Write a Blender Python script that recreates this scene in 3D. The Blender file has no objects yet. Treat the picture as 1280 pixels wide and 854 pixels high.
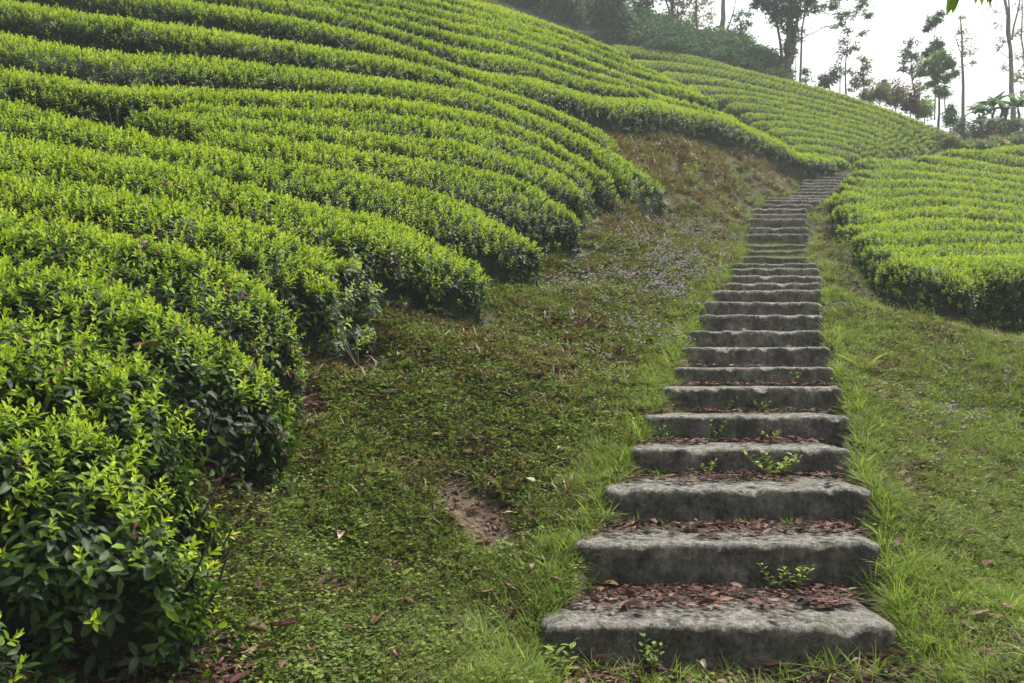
import bpy, math, random
import numpy as np
from mathutils import Vector
random.seed(7); rng = np.random.default_rng(7)
scn = bpy.context.scene
C = scn.collection
R = math.radians

# ------------------------------------------------------------------ camera, sky, sun, exposure
F = 1067.0; HX = 640.0; HY = 472.0; EYE = 1.6          # focal length and horizon of the photograph, eye height
cam_d = bpy.data.cameras.new('camera'); cam = bpy.data.objects.new('camera', cam_d); C.objects.link(cam)
cam.location = (0, 0, EYE); cam.rotation_euler = (R(90), 0, 0)
cam_d.sensor_width = 36; cam_d.lens = 36 * F / 1280; cam_d.shift_y = (HY - 427) / 1280
cam_d.clip_start = 0.05; cam_d.clip_end = 3000
cam_d.dof.use_dof = True; cam_d.dof.focus_distance = 5.0; cam_d.dof.aperture_fstop = 6.3
scn.camera = cam
scn.view_settings.view_transform = 'Standard'; scn.view_settings.look = 'None'
scn.view_settings.exposure = 0.70; scn.view_settings.gamma = 1
SUN_EL, SUN_AZ = 58.0, 50.0                              # azimuth clockwise from +Y (the view direction)
w = bpy.data.worlds.new('World'); scn.world = w; w.use_nodes = True
nt = w.node_tree; bg = nt.nodes['Background']
sky = nt.nodes.new('ShaderNodeTexSky'); sky.sky_type = 'NISHITA'; sky.sun_disc = False
sky.sun_elevation = R(SUN_EL); sky.sun_rotation = R(SUN_AZ); sky.air_density = 1.6; sky.dust_density = 6.0; sky.ozone_density = 1.0
hs = nt.nodes.new('ShaderNodeHueSaturation'); hs.inputs['Saturation'].default_value = 0.22
nt.links.new(sky.outputs[0], hs.inputs['Color']); nt.links.new(hs.outputs[0], bg.inputs[0]); bg.inputs[1].default_value = 0.15
sd = bpy.data.lights.new('sun', 'SUN'); sd.energy = 3.2; sd.angle = R(11); sd.color = (1.0, 0.96, 0.88)
sun = bpy.data.objects.new('sun', sd); C.objects.link(sun)
sdir = Vector((math.sin(R(SUN_AZ)) * math.cos(R(SUN_EL)), math.cos(R(SUN_AZ)) * math.cos(R(SUN_EL)), math.sin(R(SUN_EL))))
sun.rotation_euler = sdir.to_track_quat('Z', 'Y').to_euler()
scn.cycles.use_light_tree = False; scn.cycles.max_bounces = 4; scn.cycles.transparent_max_bounces = 4; scn.cycles.volume_bounces = 1
scn.cycles.diffuse_bounces = 3; scn.cycles.glossy_bounces = 2; scn.cycles.transmission_bounces = 3
scn.cycles.use_denoising = True; scn.cycles.use_adaptive_sampling = True; scn.cycles.adaptive_threshold = 0.02

# ------------------------------------------------------------------ helpers
def P(px, py, D):
    return ((px - HX) * D / F, D, EYE + (HY - py) * D / F)

def proj(X, Y, Z):
    Y = np.maximum(Y, 0.3)
    return HX + X * F / Y, HY - (Z - EYE) * F / Y

def hash2(ix, iy, seed):
    h = (ix.astype(np.int64) * 374761393 + iy.astype(np.int64) * 668265263 + seed * 974711) & 0x7fffffff
    h = ((h ^ (h >> 13)) * 1274126177) & 0x7fffffff
    return ((h ^ (h >> 16)) & 0xffff) / 65535.0

def vnoise(x, y, s, seed=0):
    x = np.asarray(x, float) / s; y = np.asarray(y, float) / s
    ix = np.floor(x); iy = np.floor(y); fx = x - ix; fy = y - iy
    fx = fx * fx * (3 - 2 * fx); fy = fy * fy * (3 - 2 * fy)
    a = hash2(ix, iy, seed); b = hash2(ix + 1, iy, seed); c = hash2(ix, iy + 1, seed); d = hash2(ix + 1, iy + 1, seed)
    return (a * (1 - fx) + b * fx) * (1 - fy) + (c * (1 - fx) + d * fx) * fy

def fbm(x, y, s, seed=0, o=4):
    t = 0; a = 0.5; n = 0
    for k in range(o):
        t = t + a * vnoise(x, y, s / 2 ** k, seed + 17 * k); n += a; a *= 0.5
    return t / n

class TPS:
    def __init__(self, pts, vals, lam=0.0):
        self.c = np.asarray(pts, float); n = len(self.c)
        self.sc = self.c.std(); self.c = self.c / self.sc
        K = self.k(self.c); K[np.diag_indices(n)] += lam
        Q = np.hstack([np.ones((n, 1)), self.c]); A = np.zeros((n + 3, n + 3))
        A[:n, :n] = K; A[:n, n:] = Q; A[n:, :n] = Q.T
        b = np.zeros(n + 3); b[:n] = vals
        self.w = np.linalg.solve(A, b)
    def k(self, p):
        d2 = ((p[:, None, :] - self.c[None]) ** 2).sum(-1) + 1e-12
        return 0.5 * d2 * np.log(d2)
    def __call__(self, x, y):
        x = np.asarray(x, float); sh = x.shape
        p = np.stack([x.ravel(), np.asarray(y, float).ravel()], 1) / self.sc
        out = np.empty(len(p))
        for i in range(0, len(p), 20000):
            q = p[i:i + 20000]
            out[i:i + 20000] = self.k(q) @ self.w[:-3] + self.w[-3] + q @ self.w[-2:]
        return out.reshape(sh)

def mesh_np(name, V, Fc, mats, smooth=True, attrs=None):
    me = bpy.data.meshes.new(name); me.from_pydata([tuple(v) for v in V] if not isinstance(V, list) else V, [], Fc)
    for m in (mats if isinstance(mats, (list, tuple)) else [mats]): me.materials.append(m)
    if smooth: me.polygons.foreach_set('use_smooth', [True] * len(me.polygons))
    for k, a in (attrs or {}).items():
        t = me.attributes.new(k, 'FLOAT', 'POINT'); t.data.foreach_set('value', np.asarray(a, np.float32))
    me.update(); return me

def quads_np(name, V, Q, mats, smooth=True, attrs=None):
    """fast mesh of equal-sized faces from numpy arrays"""
    V = np.asarray(V, np.float32); Q = np.asarray(Q, np.int32); k = Q.shape[1]
    me = bpy.data.meshes.new(name); me.vertices.add(len(V)); me.vertices.foreach_set('co', V.ravel())
    me.loops.add(Q.size); me.loops.foreach_set('vertex_index', Q.ravel())
    me.polygons.add(len(Q)); me.polygons.foreach_set('loop_start', np.arange(len(Q), dtype=np.int32) * k)
    for m in (mats if isinstance(mats, (list, tuple)) else [mats]): me.materials.append(m)
    me.update(calc_edges=True)
    if smooth: me.polygons.foreach_set('use_smooth', np.ones(len(Q), bool))
    for kk, a in (attrs or {}).items():
        t = me.attributes.new(kk, 'FLOAT', 'POINT'); t.data.foreach_set('value', np.asarray(a, np.float32))
    return me

def link(name, me, parent=None, loc=None):
    o = bpy.data.objects.new(name, me); C.objects.link(o)
    if loc is not None: o.location = loc
    if parent: o.parent = parent
    return o

def tag(o, label=None, cat=None, group=None, kind=None):
    if label: o['label'] = label
    if cat: o['category'] = cat
    if group: o['group'] = group
    if kind: o['kind'] = kind
    return o

def empty(name, loc):
    o = bpy.data.objects.new(name, None); C.objects.link(o); o.location = loc; o.empty_display_size = 0.2
    return o

ORD = ['first', 'second', 'third', 'fourth', 'fifth', 'sixth', 'seventh', 'eighth', 'ninth', 'tenth', 'eleventh', 'twelfth', 'thirteenth',
       'fourteenth', 'fifteenth', 'sixteenth', 'seventeenth', 'eighteenth', 'nineteenth', 'twentieth', 'twenty-first', 'twenty-second']

# ------------------------------------------------------------------ materials
def new_mat(name):
    m = bpy.data.materials.new(name); m.use_nodes = True; n = m.node_tree
    return m, n, n.nodes['Principled BSDF'], n.links.new

def ramp(n, stops):
    r = n.nodes.new('ShaderNodeValToRGB'); e = r.color_ramp.elements
    while len(e) < len(stops): e.new(0.5)
    for i, (p, c) in enumerate(stops): e[i].position = p; e[i].color = (*c, 1)
    return r

def nnoise(n, scale, detail=4, rough=0.6, coord='Position'):
    t = n.nodes.new('ShaderNodeTexNoise'); t.inputs['Scale'].default_value = scale; t.inputs['Detail'].default_value = detail; t.inputs['Roughness'].default_value = rough
    if coord == 'Position':
        g = n.nodes.new('ShaderNodeNewGeometry'); n.links.new(g.outputs['Position'], t.inputs['Vector'])
    else:
        g = n.nodes.new('ShaderNodeTexCoord'); n.links.new(g.outputs[coord], t.inputs['Vector'])
    return t

def math_n(n, op, a, b=None, c=None):
    m = n.nodes.new('ShaderNodeMath'); m.operation = op
    for i, v in enumerate((a, b, c)):
        if v is None: continue
        if isinstance(v, (int, float)): m.inputs[i].default_value = v
        else: n.links.new(v, m.inputs[i])
    return m.outputs[0]

def mixc(n, fac, a, b, mode='MIX'):
    m = n.nodes.new('ShaderNodeMix'); m.data_type = 'RGBA'; m.blend_type = mode
    for i, v in ((0, fac), (6, a), (7, b)):
        if isinstance(v, (int, float)): m.inputs[i].default_value = v
        elif isinstance(v, tuple): m.inputs[i].default_value = (*v, 1)
        else: n.links.new(v, m.inputs[i])
    return m.outputs[2]

def leaf_mat(name, stops, rough=0.42, trans=0.35, patch=None, patch_scale=1.5, var=0.35, spec=0.5, aged=True):
    """leaf colour by the leaf's own age (attribute), varied plant by plant"""
    m, n, b, L = new_mat(name)
    at = n.nodes.new('ShaderNodeAttribute'); at.attribute_name = 'age'
    oi = n.nodes.new('ShaderNodeObjectInfo')
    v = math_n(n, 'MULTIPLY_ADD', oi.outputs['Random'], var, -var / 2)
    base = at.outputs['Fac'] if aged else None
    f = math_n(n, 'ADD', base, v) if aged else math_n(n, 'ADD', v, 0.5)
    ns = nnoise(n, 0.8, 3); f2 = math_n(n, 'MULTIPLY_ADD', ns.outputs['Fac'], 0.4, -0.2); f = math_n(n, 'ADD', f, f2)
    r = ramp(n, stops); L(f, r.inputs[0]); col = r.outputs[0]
    if patch:
        pn = nnoise(n, patch_scale, 3); pr = ramp(n, [(0.5, (0, 0, 0)), (0.66, (1, 1, 1))]); L(pn.outputs['Fac'], pr.inputs[0])
        col = mixc(n, pr.outputs[0], col, patch)
    L(col, b.inputs['Base Color']); b.inputs['Roughness'].default_value = rough; b.inputs['Specular IOR Level'].default_value = spec
    tr = n.nodes.new('ShaderNodeBsdfTranslucent'); L(mixc(n, 0.55, col, (1.0, 1.0, 0.25), 'MULTIPLY'), tr.inputs[0])
    mx = n.nodes.new('ShaderNodeMixShader'); mx.inputs[0].default_value = trans
    L(b.outputs[0], mx.inputs[1]); L(tr.outputs[0], mx.inputs[2]); L(mx.outputs[0], n.nodes['Material Output'].inputs[0])
    return m

M = {}
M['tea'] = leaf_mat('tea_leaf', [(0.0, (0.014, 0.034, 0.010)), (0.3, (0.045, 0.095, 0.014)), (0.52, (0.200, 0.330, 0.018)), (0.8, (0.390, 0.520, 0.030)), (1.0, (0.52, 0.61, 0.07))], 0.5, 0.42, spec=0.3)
M['weed'] = leaf_mat('weed_leaf', [(0.0, (0.07, 0.05, 0.025)), (0.12, (0.045, 0.065, 0.018)), (0.4, (0.085, 0.140, 0.026)), (0.75, (0.195, 0.270, 0.048)), (1.0, (0.33, 0.38, 0.10))], 0.7, 0.3, var=0.6, spec=0.2)
M['grass'] = leaf_mat('grass_blade', [(0.0, (0.30, 0.25, 0.11)), (0.2, (0.20, 0.20, 0.07)), (0.4, (0.12, 0.17, 0.035)), (0.75, (0.20, 0.30, 0.045)), (1.0, (0.32, 0.42, 0.08))], 0.65, 0.35, var=0.5, spec=0.25)
M['rust'] = leaf_mat('rusty_weed', [(0.0, (0.12, 0.055, 0.035)), (0.3, (0.19, 0.11, 0.06)), (0.5, (0.24, 0.19, 0.09)), (1.0, (0.17, 0.22, 0.06))], 0.6, 0.25, var=0.8)
M['petal'] = leaf_mat('purple_petal', [(0.0, (0.30, 0.25, 0.46)), (1.0, (0.46, 0.41, 0.60))], 0.6, 0.3)
M['dead'] = leaf_mat('dead_leaf', [(0.0, (0.030, 0.014, 0.011)), (0.45, (0.075, 0.036, 0.029)), (0.8, (0.14, 0.072, 0.056)), (1.0, (0.24, 0.15, 0.11))], 0.75, 0.12, var=0.8, spec=0.15)
M['dead_pale'] = leaf_mat('pale_dead_leaf', [(0.0, (0.22, 0.15, 0.09)), (1.0, (0.45, 0.36, 0.25))], 0.6, 0.15, var=0.8)
M['dead_orange'] = leaf_mat('orange_dead_leaf', [(0.0, (0.10, 0.10, 0.09)), (0.45, (0.18, 0.17, 0.15)), (0.55, (0.50, 0.22, 0.04)), (1.0, (0.60, 0.28, 0.05))], 0.45, 0.15, var=0.0)

def bark(name, a, b_, scale=9):
    m, n, b, L = new_mat(name); t = nnoise(n, scale, 6, 0.7, 'Object'); r = ramp(n, [(0.3, a), (0.7, b_)]); L(t.outputs['Fac'], r.inputs[0])
    L(r.outputs[0], b.inputs['Base Color']); b.inputs['Roughness'].default_value = 0.9
    bp = n.nodes.new('ShaderNodeBump'); bp.inputs['Strength'].default_value = 0.5; bp.inputs['Distance'].default_value = 0.03; L(t.outputs['Fac'], bp.inputs['Height']); L(bp.outputs[0], b.inputs['Normal'])
    return m
M['bark'] = bark('grey_bark', (0.06, 0.05, 0.045), (0.17, 0.15, 0.13))
M['bark_pale'] = bark('pale_bark', (0.15, 0.13, 0.12), (0.30, 0.27, 0.25))
M['twig'] = bark('tea_twig', (0.030, 0.022, 0.014), (0.10, 0.08, 0.055), 30)

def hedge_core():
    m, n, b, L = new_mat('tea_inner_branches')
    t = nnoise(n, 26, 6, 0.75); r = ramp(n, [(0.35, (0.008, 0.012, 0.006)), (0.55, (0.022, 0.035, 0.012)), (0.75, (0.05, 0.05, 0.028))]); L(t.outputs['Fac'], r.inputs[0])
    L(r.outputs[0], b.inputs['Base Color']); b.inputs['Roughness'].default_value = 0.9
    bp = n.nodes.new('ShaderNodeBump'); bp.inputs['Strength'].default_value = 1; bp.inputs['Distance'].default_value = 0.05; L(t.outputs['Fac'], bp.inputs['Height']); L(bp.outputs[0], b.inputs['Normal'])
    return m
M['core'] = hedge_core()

def tree_leaf(name, a, b_, c): return leaf_mat(name, [(0.0, tuple(v * 2.3 for v in a)), (0.5, tuple(v * 2.0 for v in b_)), (1.0, tuple(v * 1.8 for v in c))], 0.6, 0.6, var=0.3, spec=0.25)
M['t_dark'] = tree_leaf('evergreen_leaf', (0.012, 0.030, 0.020), (0.030, 0.065, 0.038), (0.075, 0.13, 0.06))
M['t_teal'] = tree_leaf('bluish_leaf', (0.026, 0.046, 0.034), (0.055, 0.090, 0.062), (0.11, 0.155, 0.09))
M['t_light'] = tree_leaf('light_leaf', (0.05, 0.085, 0.035), (0.09, 0.145, 0.055), (0.15, 0.21, 0.08))
M['t_olive'] = tree_leaf('olive_leaf', (0.045, 0.055, 0.03), (0.09, 0.10, 0.05), (0.16, 0.17, 0.08))
M['t_brown'] = tree_leaf('brownish_leaf', (0.04, 0.035, 0.028), (0.085, 0.07, 0.05), (0.15, 0.12, 0.08))
M['t_moss'] = tree_leaf('mossy_leaf', (0.03, 0.06, 0.025), (0.065, 0.12, 0.045), (0.12, 0.19, 0.07))
M['banana'] = tree_leaf('banana_leaf', (0.025, 0.055, 0.03), (0.045, 0.095, 0.05), (0.09, 0.15, 0.07))

def stone_mat():
    m, n, b, L = new_mat('weathered_concrete')
    g = n.nodes.new('ShaderNodeNewGeometry'); sx = n.nodes.new('ShaderNodeSeparateXYZ'); L(g.outputs['True Normal'], sx.inputs[0])
    n1 = nnoise(n, 5, 8, 0.72); n2 = nnoise(n, 30, 8, 0.8); n3 = nnoise(n, 11, 8, 0.78)
    paleness = n.nodes.new('ShaderNodeAttribute'); paleness.attribute_name = 'paleness'
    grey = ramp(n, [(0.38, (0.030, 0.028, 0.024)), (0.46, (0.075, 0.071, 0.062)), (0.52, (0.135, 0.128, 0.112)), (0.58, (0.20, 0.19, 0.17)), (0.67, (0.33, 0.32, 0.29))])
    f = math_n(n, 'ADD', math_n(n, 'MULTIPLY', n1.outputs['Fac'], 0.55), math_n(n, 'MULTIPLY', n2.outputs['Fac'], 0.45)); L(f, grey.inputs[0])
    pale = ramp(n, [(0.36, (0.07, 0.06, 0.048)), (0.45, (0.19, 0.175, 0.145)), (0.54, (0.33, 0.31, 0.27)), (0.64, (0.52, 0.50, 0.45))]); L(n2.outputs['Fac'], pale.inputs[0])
    wf = math_n(n, 'ADD', paleness.outputs['Fac'], math_n(n, 'MULTIPLY_ADD', n3.outputs['Fac'], 2.2, -1.1))
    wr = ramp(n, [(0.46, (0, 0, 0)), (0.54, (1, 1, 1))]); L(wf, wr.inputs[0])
    gp_ = n.nodes.new('ShaderNodeNewGeometry'); mp = n.nodes.new('ShaderNodeMapping'); mp.inputs['Scale'].default_value = (7, 7, 3.2); L(gp_.outputs['Position'], mp.inputs['Vector'])
    st_ = n.nodes.new('ShaderNodeTexNoise'); st_.inputs['Scale'].default_value = 1.6; st_.inputs['Detail'].default_value = 6; st_.inputs['Roughness'].default_value = .7; L(mp.outputs[0], st_.inputs['Vector'])
    sr = ramp(n, [(0.38, (0.72, 0.70, 0.66)), (0.5, (1.12, 1.10, 1.06)), (0.64, (1.55, 1.52, 1.45))]); L(st_.outputs['Fac'], sr.inputs[0])
    vo = n.nodes.new('ShaderNodeTexVoronoi'); vo.inputs['Scale'].default_value = 16; L(gp_.outputs['Position'], vo.inputs['Vector'])
    vr = ramp(n, [(0.10, (1, 1, 1)), (0.22, (0, 0, 0))]); L(vo.outputs['Distance'], vr.inputs[0])
    gcol = mixc(n, 1.0, grey.outputs[0], sr.outputs[0], 'MULTIPLY')
    gcol = mixc(n, math_n(n, 'MULTIPLY', vr.outputs[0], math_n(n, 'MAXIMUM', math_n(n, 'MULTIPLY_ADD', n1.outputs['Fac'], 4.0, -1.9), 0)), gcol, (0.36, 0.37, 0.33))
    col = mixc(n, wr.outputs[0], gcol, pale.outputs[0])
    n4 = nnoise(n, 1.7, 6, 0.7); mr = ramp(n, [(0.56, (0, 0, 0)), (0.72, (1, 1, 1))]); L(n4.outputs['Fac'], mr.inputs[0])
    oi = n.nodes.new('ShaderNodeAttribute'); oi.attribute_name = 'moss'
    mf = math_n(n, 'ADD', math_n(n, 'MULTIPLY', mr.outputs[0], 0.55), oi.outputs['Fac'])
    mf = math_n(n, 'MULTIPLY', mf, math_n(n, 'MULTIPLY_ADD', n3.outputs['Fac'], 2.4, -0.55)); mf = math_n(n, 'MINIMUM', math_n(n, 'MAXIMUM', mf, 0), 0.9)
    col = mixc(n, mf, col, (0.07, 0.095, 0.03))
    L(col, b.inputs['Base Color']); b.inputs['Roughness'].default_value = 0.92; b.inputs['Specular IOR Level'].default_value = 0.25
    bp = n.nodes.new('ShaderNodeBump'); bp.inputs['Strength'].default_value = 1.0; bp.inputs['Distance'].default_value = 0.03
    n5 = nnoise(n, 60, 6, 0.7); L(math_n(n, 'ADD', n2.outputs['Fac'], math_n(n, 'MULTIPLY', n5.outputs['Fac'], 0.5)), bp.inputs['Height']); L(bp.outputs[0], b.inputs['Normal'])
    return m
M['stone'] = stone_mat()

def ground_mat():
    m, n, b, L = new_mat('soil_and_moss')
    n1 = nnoise(n, 1.3, 6, 0.65); n2 = nnoise(n, 14, 8, 0.72); n3 = nnoise(n, 55, 6, 0.75)
    soil = ramp(n, [(0.3, (0.030, 0.021, 0.014)), (0.5, (0.075, 0.052, 0.034)), (0.72, (0.15, 0.105, 0.07))]); L(n2.outputs['Fac'], soil.inputs[0])
    moss = ramp(n, [(0.3, (0.020, 0.034, 0.010)), (0.55, (0.055, 0.085, 0.022)), (0.75, (0.12, 0.15, 0.045))]); L(n3.outputs['Fac'], moss.inputs[0])
    mr = ramp(n, [(0.38, (0, 0, 0)), (0.56, (1, 1, 1))]); L(n1.outputs['Fac'], mr.inputs[0])
    at = n.nodes.new('ShaderNodeAttribute'); at.attribute_name = 'soil'
    fac = math_n(n, 'MULTIPLY', mr.outputs[0], math_n(n, 'SUBTRACT', 0.9, at.outputs['Fac']))
    fac = math_n(n, 'MAXIMUM', fac, 0)
    col = mixc(n, fac, soil.outputs[0], moss.outputs[0])
    bare = ramp(n, [(0.38, (0.065, 0.043, 0.028)), (0.5, (0.135, 0.095, 0.062)), (0.62, (0.22, 0.165, 0.115))]); L(n2.outputs['Fac'], bare.inputs[0])
    at2 = n.nodes.new('ShaderNodeAttribute'); at2.attribute_name = 'bare'
    col = mixc(n, at2.outputs['Fac'], col, bare.outputs[0])
    L(col, b.inputs['Base Color']); b.inputs['Roughness'].default_value = 0.95; b.inputs['Specular IOR Level'].default_value = 0.2
    bp = n.nodes.new('ShaderNodeBump'); bp.inputs['Strength'].default_value = 1; bp.inputs['Distance'].default_value = 0.03
    L(math_n(n, 'ADD', n2.outputs['Fac'], math_n(n, 'MULTIPLY', n3.outputs['Fac'], 0.4)), bp.inputs['Height']); L(bp.outputs[0], b.inputs['Normal'])
    return m
M['ground'] = ground_mat()

# ------------------------------------------------------------------ the tea rows as they run over the hill
# survey of the crest of every row (photograph coordinates), turned into world points by the measured distances below
LROWS = [
 [(520,-16),(565,-2),(610,9),(660,20),(710,37),(745,52),(790,72)],
 [(480,-14),(520,-3),(560,5),(620,22),(660,33),(700,46),(750,62),(800,84),(850,106)],
 [(430,-12),(480,-2),(560,15),(610,27),(660,40),(720,58),(780,80),(840,104),(880,116)],
 [(370,-14),(420,-2),(490,11),(560,26),(610,35),(660,48),(720,70),(785,93),(850,113),(900,126)],
 [(200,-34),(310,-14),(365,-2),(430,9),(490,22),(560,40),(610,49),(660,65),(720,86),(780,102),(850,122),(920,142)],
 [(60,-50),(160,-34),(260,-16),(330,-2),(400,8),(450,22),(500,38),(560,55),(610,64),(650,72),(710,93),(760,106),(800,114)],
 [(-140,-66),(0,-44),(120,-22),(200,-8),(300,5),(360,15),(440,35),(475,48),(525,64),(570,78),(600,87),(660,95),(720,108),(785,118),(835,127),(890,138),(935,155),(985,180),(1030,204)],
 [(-120,-28),(-40,-12),(50,-1),(95,8),(160,15),(225,26),(300,39),(360,49),(425,61),(487,73),(540,85),(610,108),(660,125),(700,144),(735,157),(772,175)],
 [(-140,6),(0,35),(32,42),(95,54),(145,60),(200,63),(300,70),(375,80),(440,91),(500,99),(560,108),(600,117),(660,138),(710,158),(755,180),(785,203),(797,226)],
 [(-140,60),(0,87),(42,92),(95,105),(140,112),(200,113),(300,117),(425,119),(500,125),(560,134),(620,149),(680,170),(730,197),(770,222)],
 [(210,128),(300,138),(400,137),(450,139),(510,145),(560,154),(620,166),(680,188),(720,208),(745,225)],
 [(160,137),(230,143),(300,151),(375,158),(450,164),(525,175),(570,180),(610,184),(667,200),(700,214),(730,234)],
 [(240,163),(300,170),(400,182),(480,193),(560,201),(592,206),(635,221),(667,232),(697,252)],
 [(-140,90),(0,126),(57,140),(107,151),(162,163),(225,178),(300,191),(380,204),(450,215),(507,226),(562,247),(600,268),(635,294)],
 [(-140,145),(0,175),(75,184),(140,194),(218,208),(275,222),(320,238),(362,251),(425,266),(500,286),(545,303),(575,326)],
 [(-140,180),(0,214),(48,226),(105,240),(150,250),(185,254),(235,263),(308,278),(345,290),(390,308),(425,334),(445,368)],
 [(-140,225),(0,262),(45,273),(100,285),(160,297),(230,315),(300,338),(345,366),(375,400)],
 [(-140,295),(0,330),(70,345),(150,366),(220,392),(275,425),(312,465)],
 [(-140,375),(0,412),(60,424),(120,441),(180,466),(235,500),(265,535)],
 [(-140,490),(0,522),(60,534),(120,550),(180,575),(225,610)],
 [(-180,722),(-90,735),(-20,752),(12,780)],
]
LD = [((0,4),13),((0,37),11.2),((0,88),9),((0,129),7.7),((0,176),6.6),((0,215),5.8),((0,260),5.1),((0,300),4.55),((0,350),4.0),((0,430),3.3),((0,520),2.75),((0,620),2.4),
 ((-20,760),2.05),((-160,740),1.95),((-140,-20),13.6),((-140,40),9.6),((-140,120),6.6),((-140,220),4.7),((-140,330),3.5),((-140,480),2.5),
 ((250,-10),15.0),((250,38),13.2),((195,62),11.7),((156,113),9.4),((250,218),7.3),((250,330),5.1),((250,430),3.95),((180,520),3.15),((260,535),3.5),
 ((500,-10),18),((500,74),15.0),((500,101),13.1),((500,150),11),((500,210),9.6),((500,270),8.6),((545,303),8.5),((575,326),8.7),((440,360),6.6),((375,395),5.6),((312,465),4.6),((225,610),3.15),
 ((600,0),20),((700,40),23),((700,130),17.8),((700,90),20),((650,200),12.5),((730,234),13.6),((795,224),15.2),((690,250),12.4),((635,292),10.6),
 ((772,175),16.9),((800,125),20.2),((860,115),25),((900,137),22.8),((960,168),24.6),((1030,204),26.3),((930,145),25.5)]
# far slope
RS = [(762,50),(815,70),(850,88),(880,102),(912,115),(935,127),(955,139),(972,150),(988,160),(1003,170),(1015,181),(1027,192),(1035,200)]
RE = [(1190,165),(1183,171),(1174,175),(1163,179),(1152,181),(1142,182),(1131,182),(1121,185),(1110,187),(1098,190),(1086,193),(1070,197),(1052,203)]
BROWS = []
RS = [RS[0]] + [(x_ - 30, y_ - 3) for x_, y_ in RS[1:]]
for k, ((x0, y0), (x1, y1)) in enumerate(zip(RS, RE)):
    if k == 0: BROWS.append([(762,50),(820,62),(880,76),(940,92),(997,104),(1065,120),(1121,142),(1160,155),(1192,170)]); continue
    row = []
    for i in range(9):
        t = i / 8; cx = x0 + (x1 - x0) * 0.62; cy = y0 + (y1 - y0) * 0.36
        x = (1 - t) ** 2 * x0 + 2 * t * (1 - t) * cx + t * t * x1; y = (1 - t) ** 2 * y0 + 2 * t * (1 - t) * cy + t * t * y1
        row.append((x, y + 1.6 * math.sin(k * 2.1 + t * 9)))
    BROWS.append(row)
BD = [((762,50),42),((880,76),40),((997,104),37),((1065,120),36),((1121,142),35.5),((1190,166),35),((1050,203),28),((1079,195),29),((1130,184),31.5),((1169,178),33.6),
 ((1000,170),29.5),((950,139),32),((880,102),36),((830,80),39),((1000,140),33.2),((1080,160),32.6)]
RROWS = [
 [(1235,192),(1262,184),(1285,178),(1420,160)],
 [(1182,190),(1213,184),(1249,190),(1285,197),(1420,205)],
 [(1150,196),(1188,194),(1243,206),(1285,212),(1420,222)],
 [(1078,207),(1103,200),(1152,204),(1213,214),(1285,222),(1420,232)],
 [(1073,217),(1103,211),(1152,213),(1213,221),(1285,231),(1420,242)],
 [(1064,231),(1103,224),(1158,225),(1225,232),(1285,240),(1420,250)],
 [(1062,243),(1091,236),(1152,234),(1225,241),(1285,248),(1420,258)],
 [(1060,257),(1091,248),(1152,244),(1213,250),(1285,258),(1420,268)],
 [(1068,273),(1106,263),(1167,256),(1213,257),(1285,267),(1420,278)],
 [(1070,286),(1106,275),(1182,271),(1240,276),(1285,281),(1420,288)],
 [(1088,299),(1120,291),(1160,288),(1213,289),(1285,294),(1420,298)],
 [(1104,315),(1135,306),(1180,304),(1285,306),(1420,310)],
 [(1125,334),(1160,325),(1200,322),(1285,322),(1420,326)],
]
RD = [((1158,195),28),((1285,178),30),((1182,190),29.5),((1103,200),26),((1285,222),24.5),((1060,232),23),((1152,226),22.5),((1057,258),19),((1285,259),19.5),((1064,285),16),((1285,282),17),
 ((1091,297),14.6),((1285,294),15.5),((1104,315),13),((1285,306),13.8),((1125,334),11.6),((1285,322),12),((1420,326),12.4),((1420,232),24.5),((1420,160),31)]

STEPS = [ # y of the front edge, left, right, distance, riser
 (782,678,1128,3.60,.19),(679,719,1107,4.23,.225),(611,759,1094,4.78,.20),(561,792,1066,5.40,.175),(520,811,1066,6.00,.18),(483.5,833,1056,6.65,.20),(459,845,1046,7.3,.155),
 (434,855,1041,8.0,.2),(413,862,1031,8.7,.195),(393,877,1031,9.4,.21),(377,880,1030,10.0,.195),(362,892,1030,10.6,.2),(353,906,1030,11.2,.16),(344,913,1030,11.8,.165),
 (335,915,1027,12.4,.175),(329,917,1024,13.0,.15),(319,928,1012,13.8,.2),(312,933,1011,14.5,.17),(304,935,1011,15.2,.2),(292,934,1013,16.0,.26),(284,934,1012,16.7,.22),
 (273,934,1010,17.3,.26),(267,940,1010,17.9,.2),(260,941,1010,18.4,.2),(255,955,1016,18.9,.18),(250,957,1028,19.5,.2),(247,962,1032,20.1,.18),(244,988,1040,20.8,.18),
 (239.5,995,1046,21.5,.22),(235.6,999,1050,22.1,.2),(231.7,1000,1051,22.7,.2),(227.8,1002,1052,23.3,.2),(224.4,1003,1054,23.9,.2),(221,1004,1055,24.5,.2),(218,1005,1056,25.1,.2),(216,1006,1057,25.7,.2)]
stp = []
for (y, xl, xr, D, r) in STEPS:
    XL, _, Z = P(xl, y, D); XR, _, _ = P(xr, y, D); stp.append((XL, XR, D, Z, r))

dL = TPS([p for p, d in LD], [math.log(d) for p, d in LD], 0.01)
dB = TPS([p for p, d in BD], [math.log(d) for p, d in BD], 0.01)
dR = TPS([p for p, d in RD], [math.log(d) for p, d in RD], 0.01)

def resample(pts, step):
    pts = np.array(pts, float); s = np.r_[0, np.cumsum(np.hypot(*np.diff(pts[:, :2], axis=0).T))]
    n = max(4, int(s[-1] / step) + 1); t = np.linspace(0, s[-1], n)
    return np.stack([np.interp(t, s, pts[:, k]) for k in range(pts.shape[1])], 1)

def smooth_line(a, n=2):
    a = a.copy()
    for _ in range(n): a[1:-1] = 0.25 * a[:-2] + 0.5 * a[1:-1] + 0.25 * a[2:]
    return a

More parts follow.
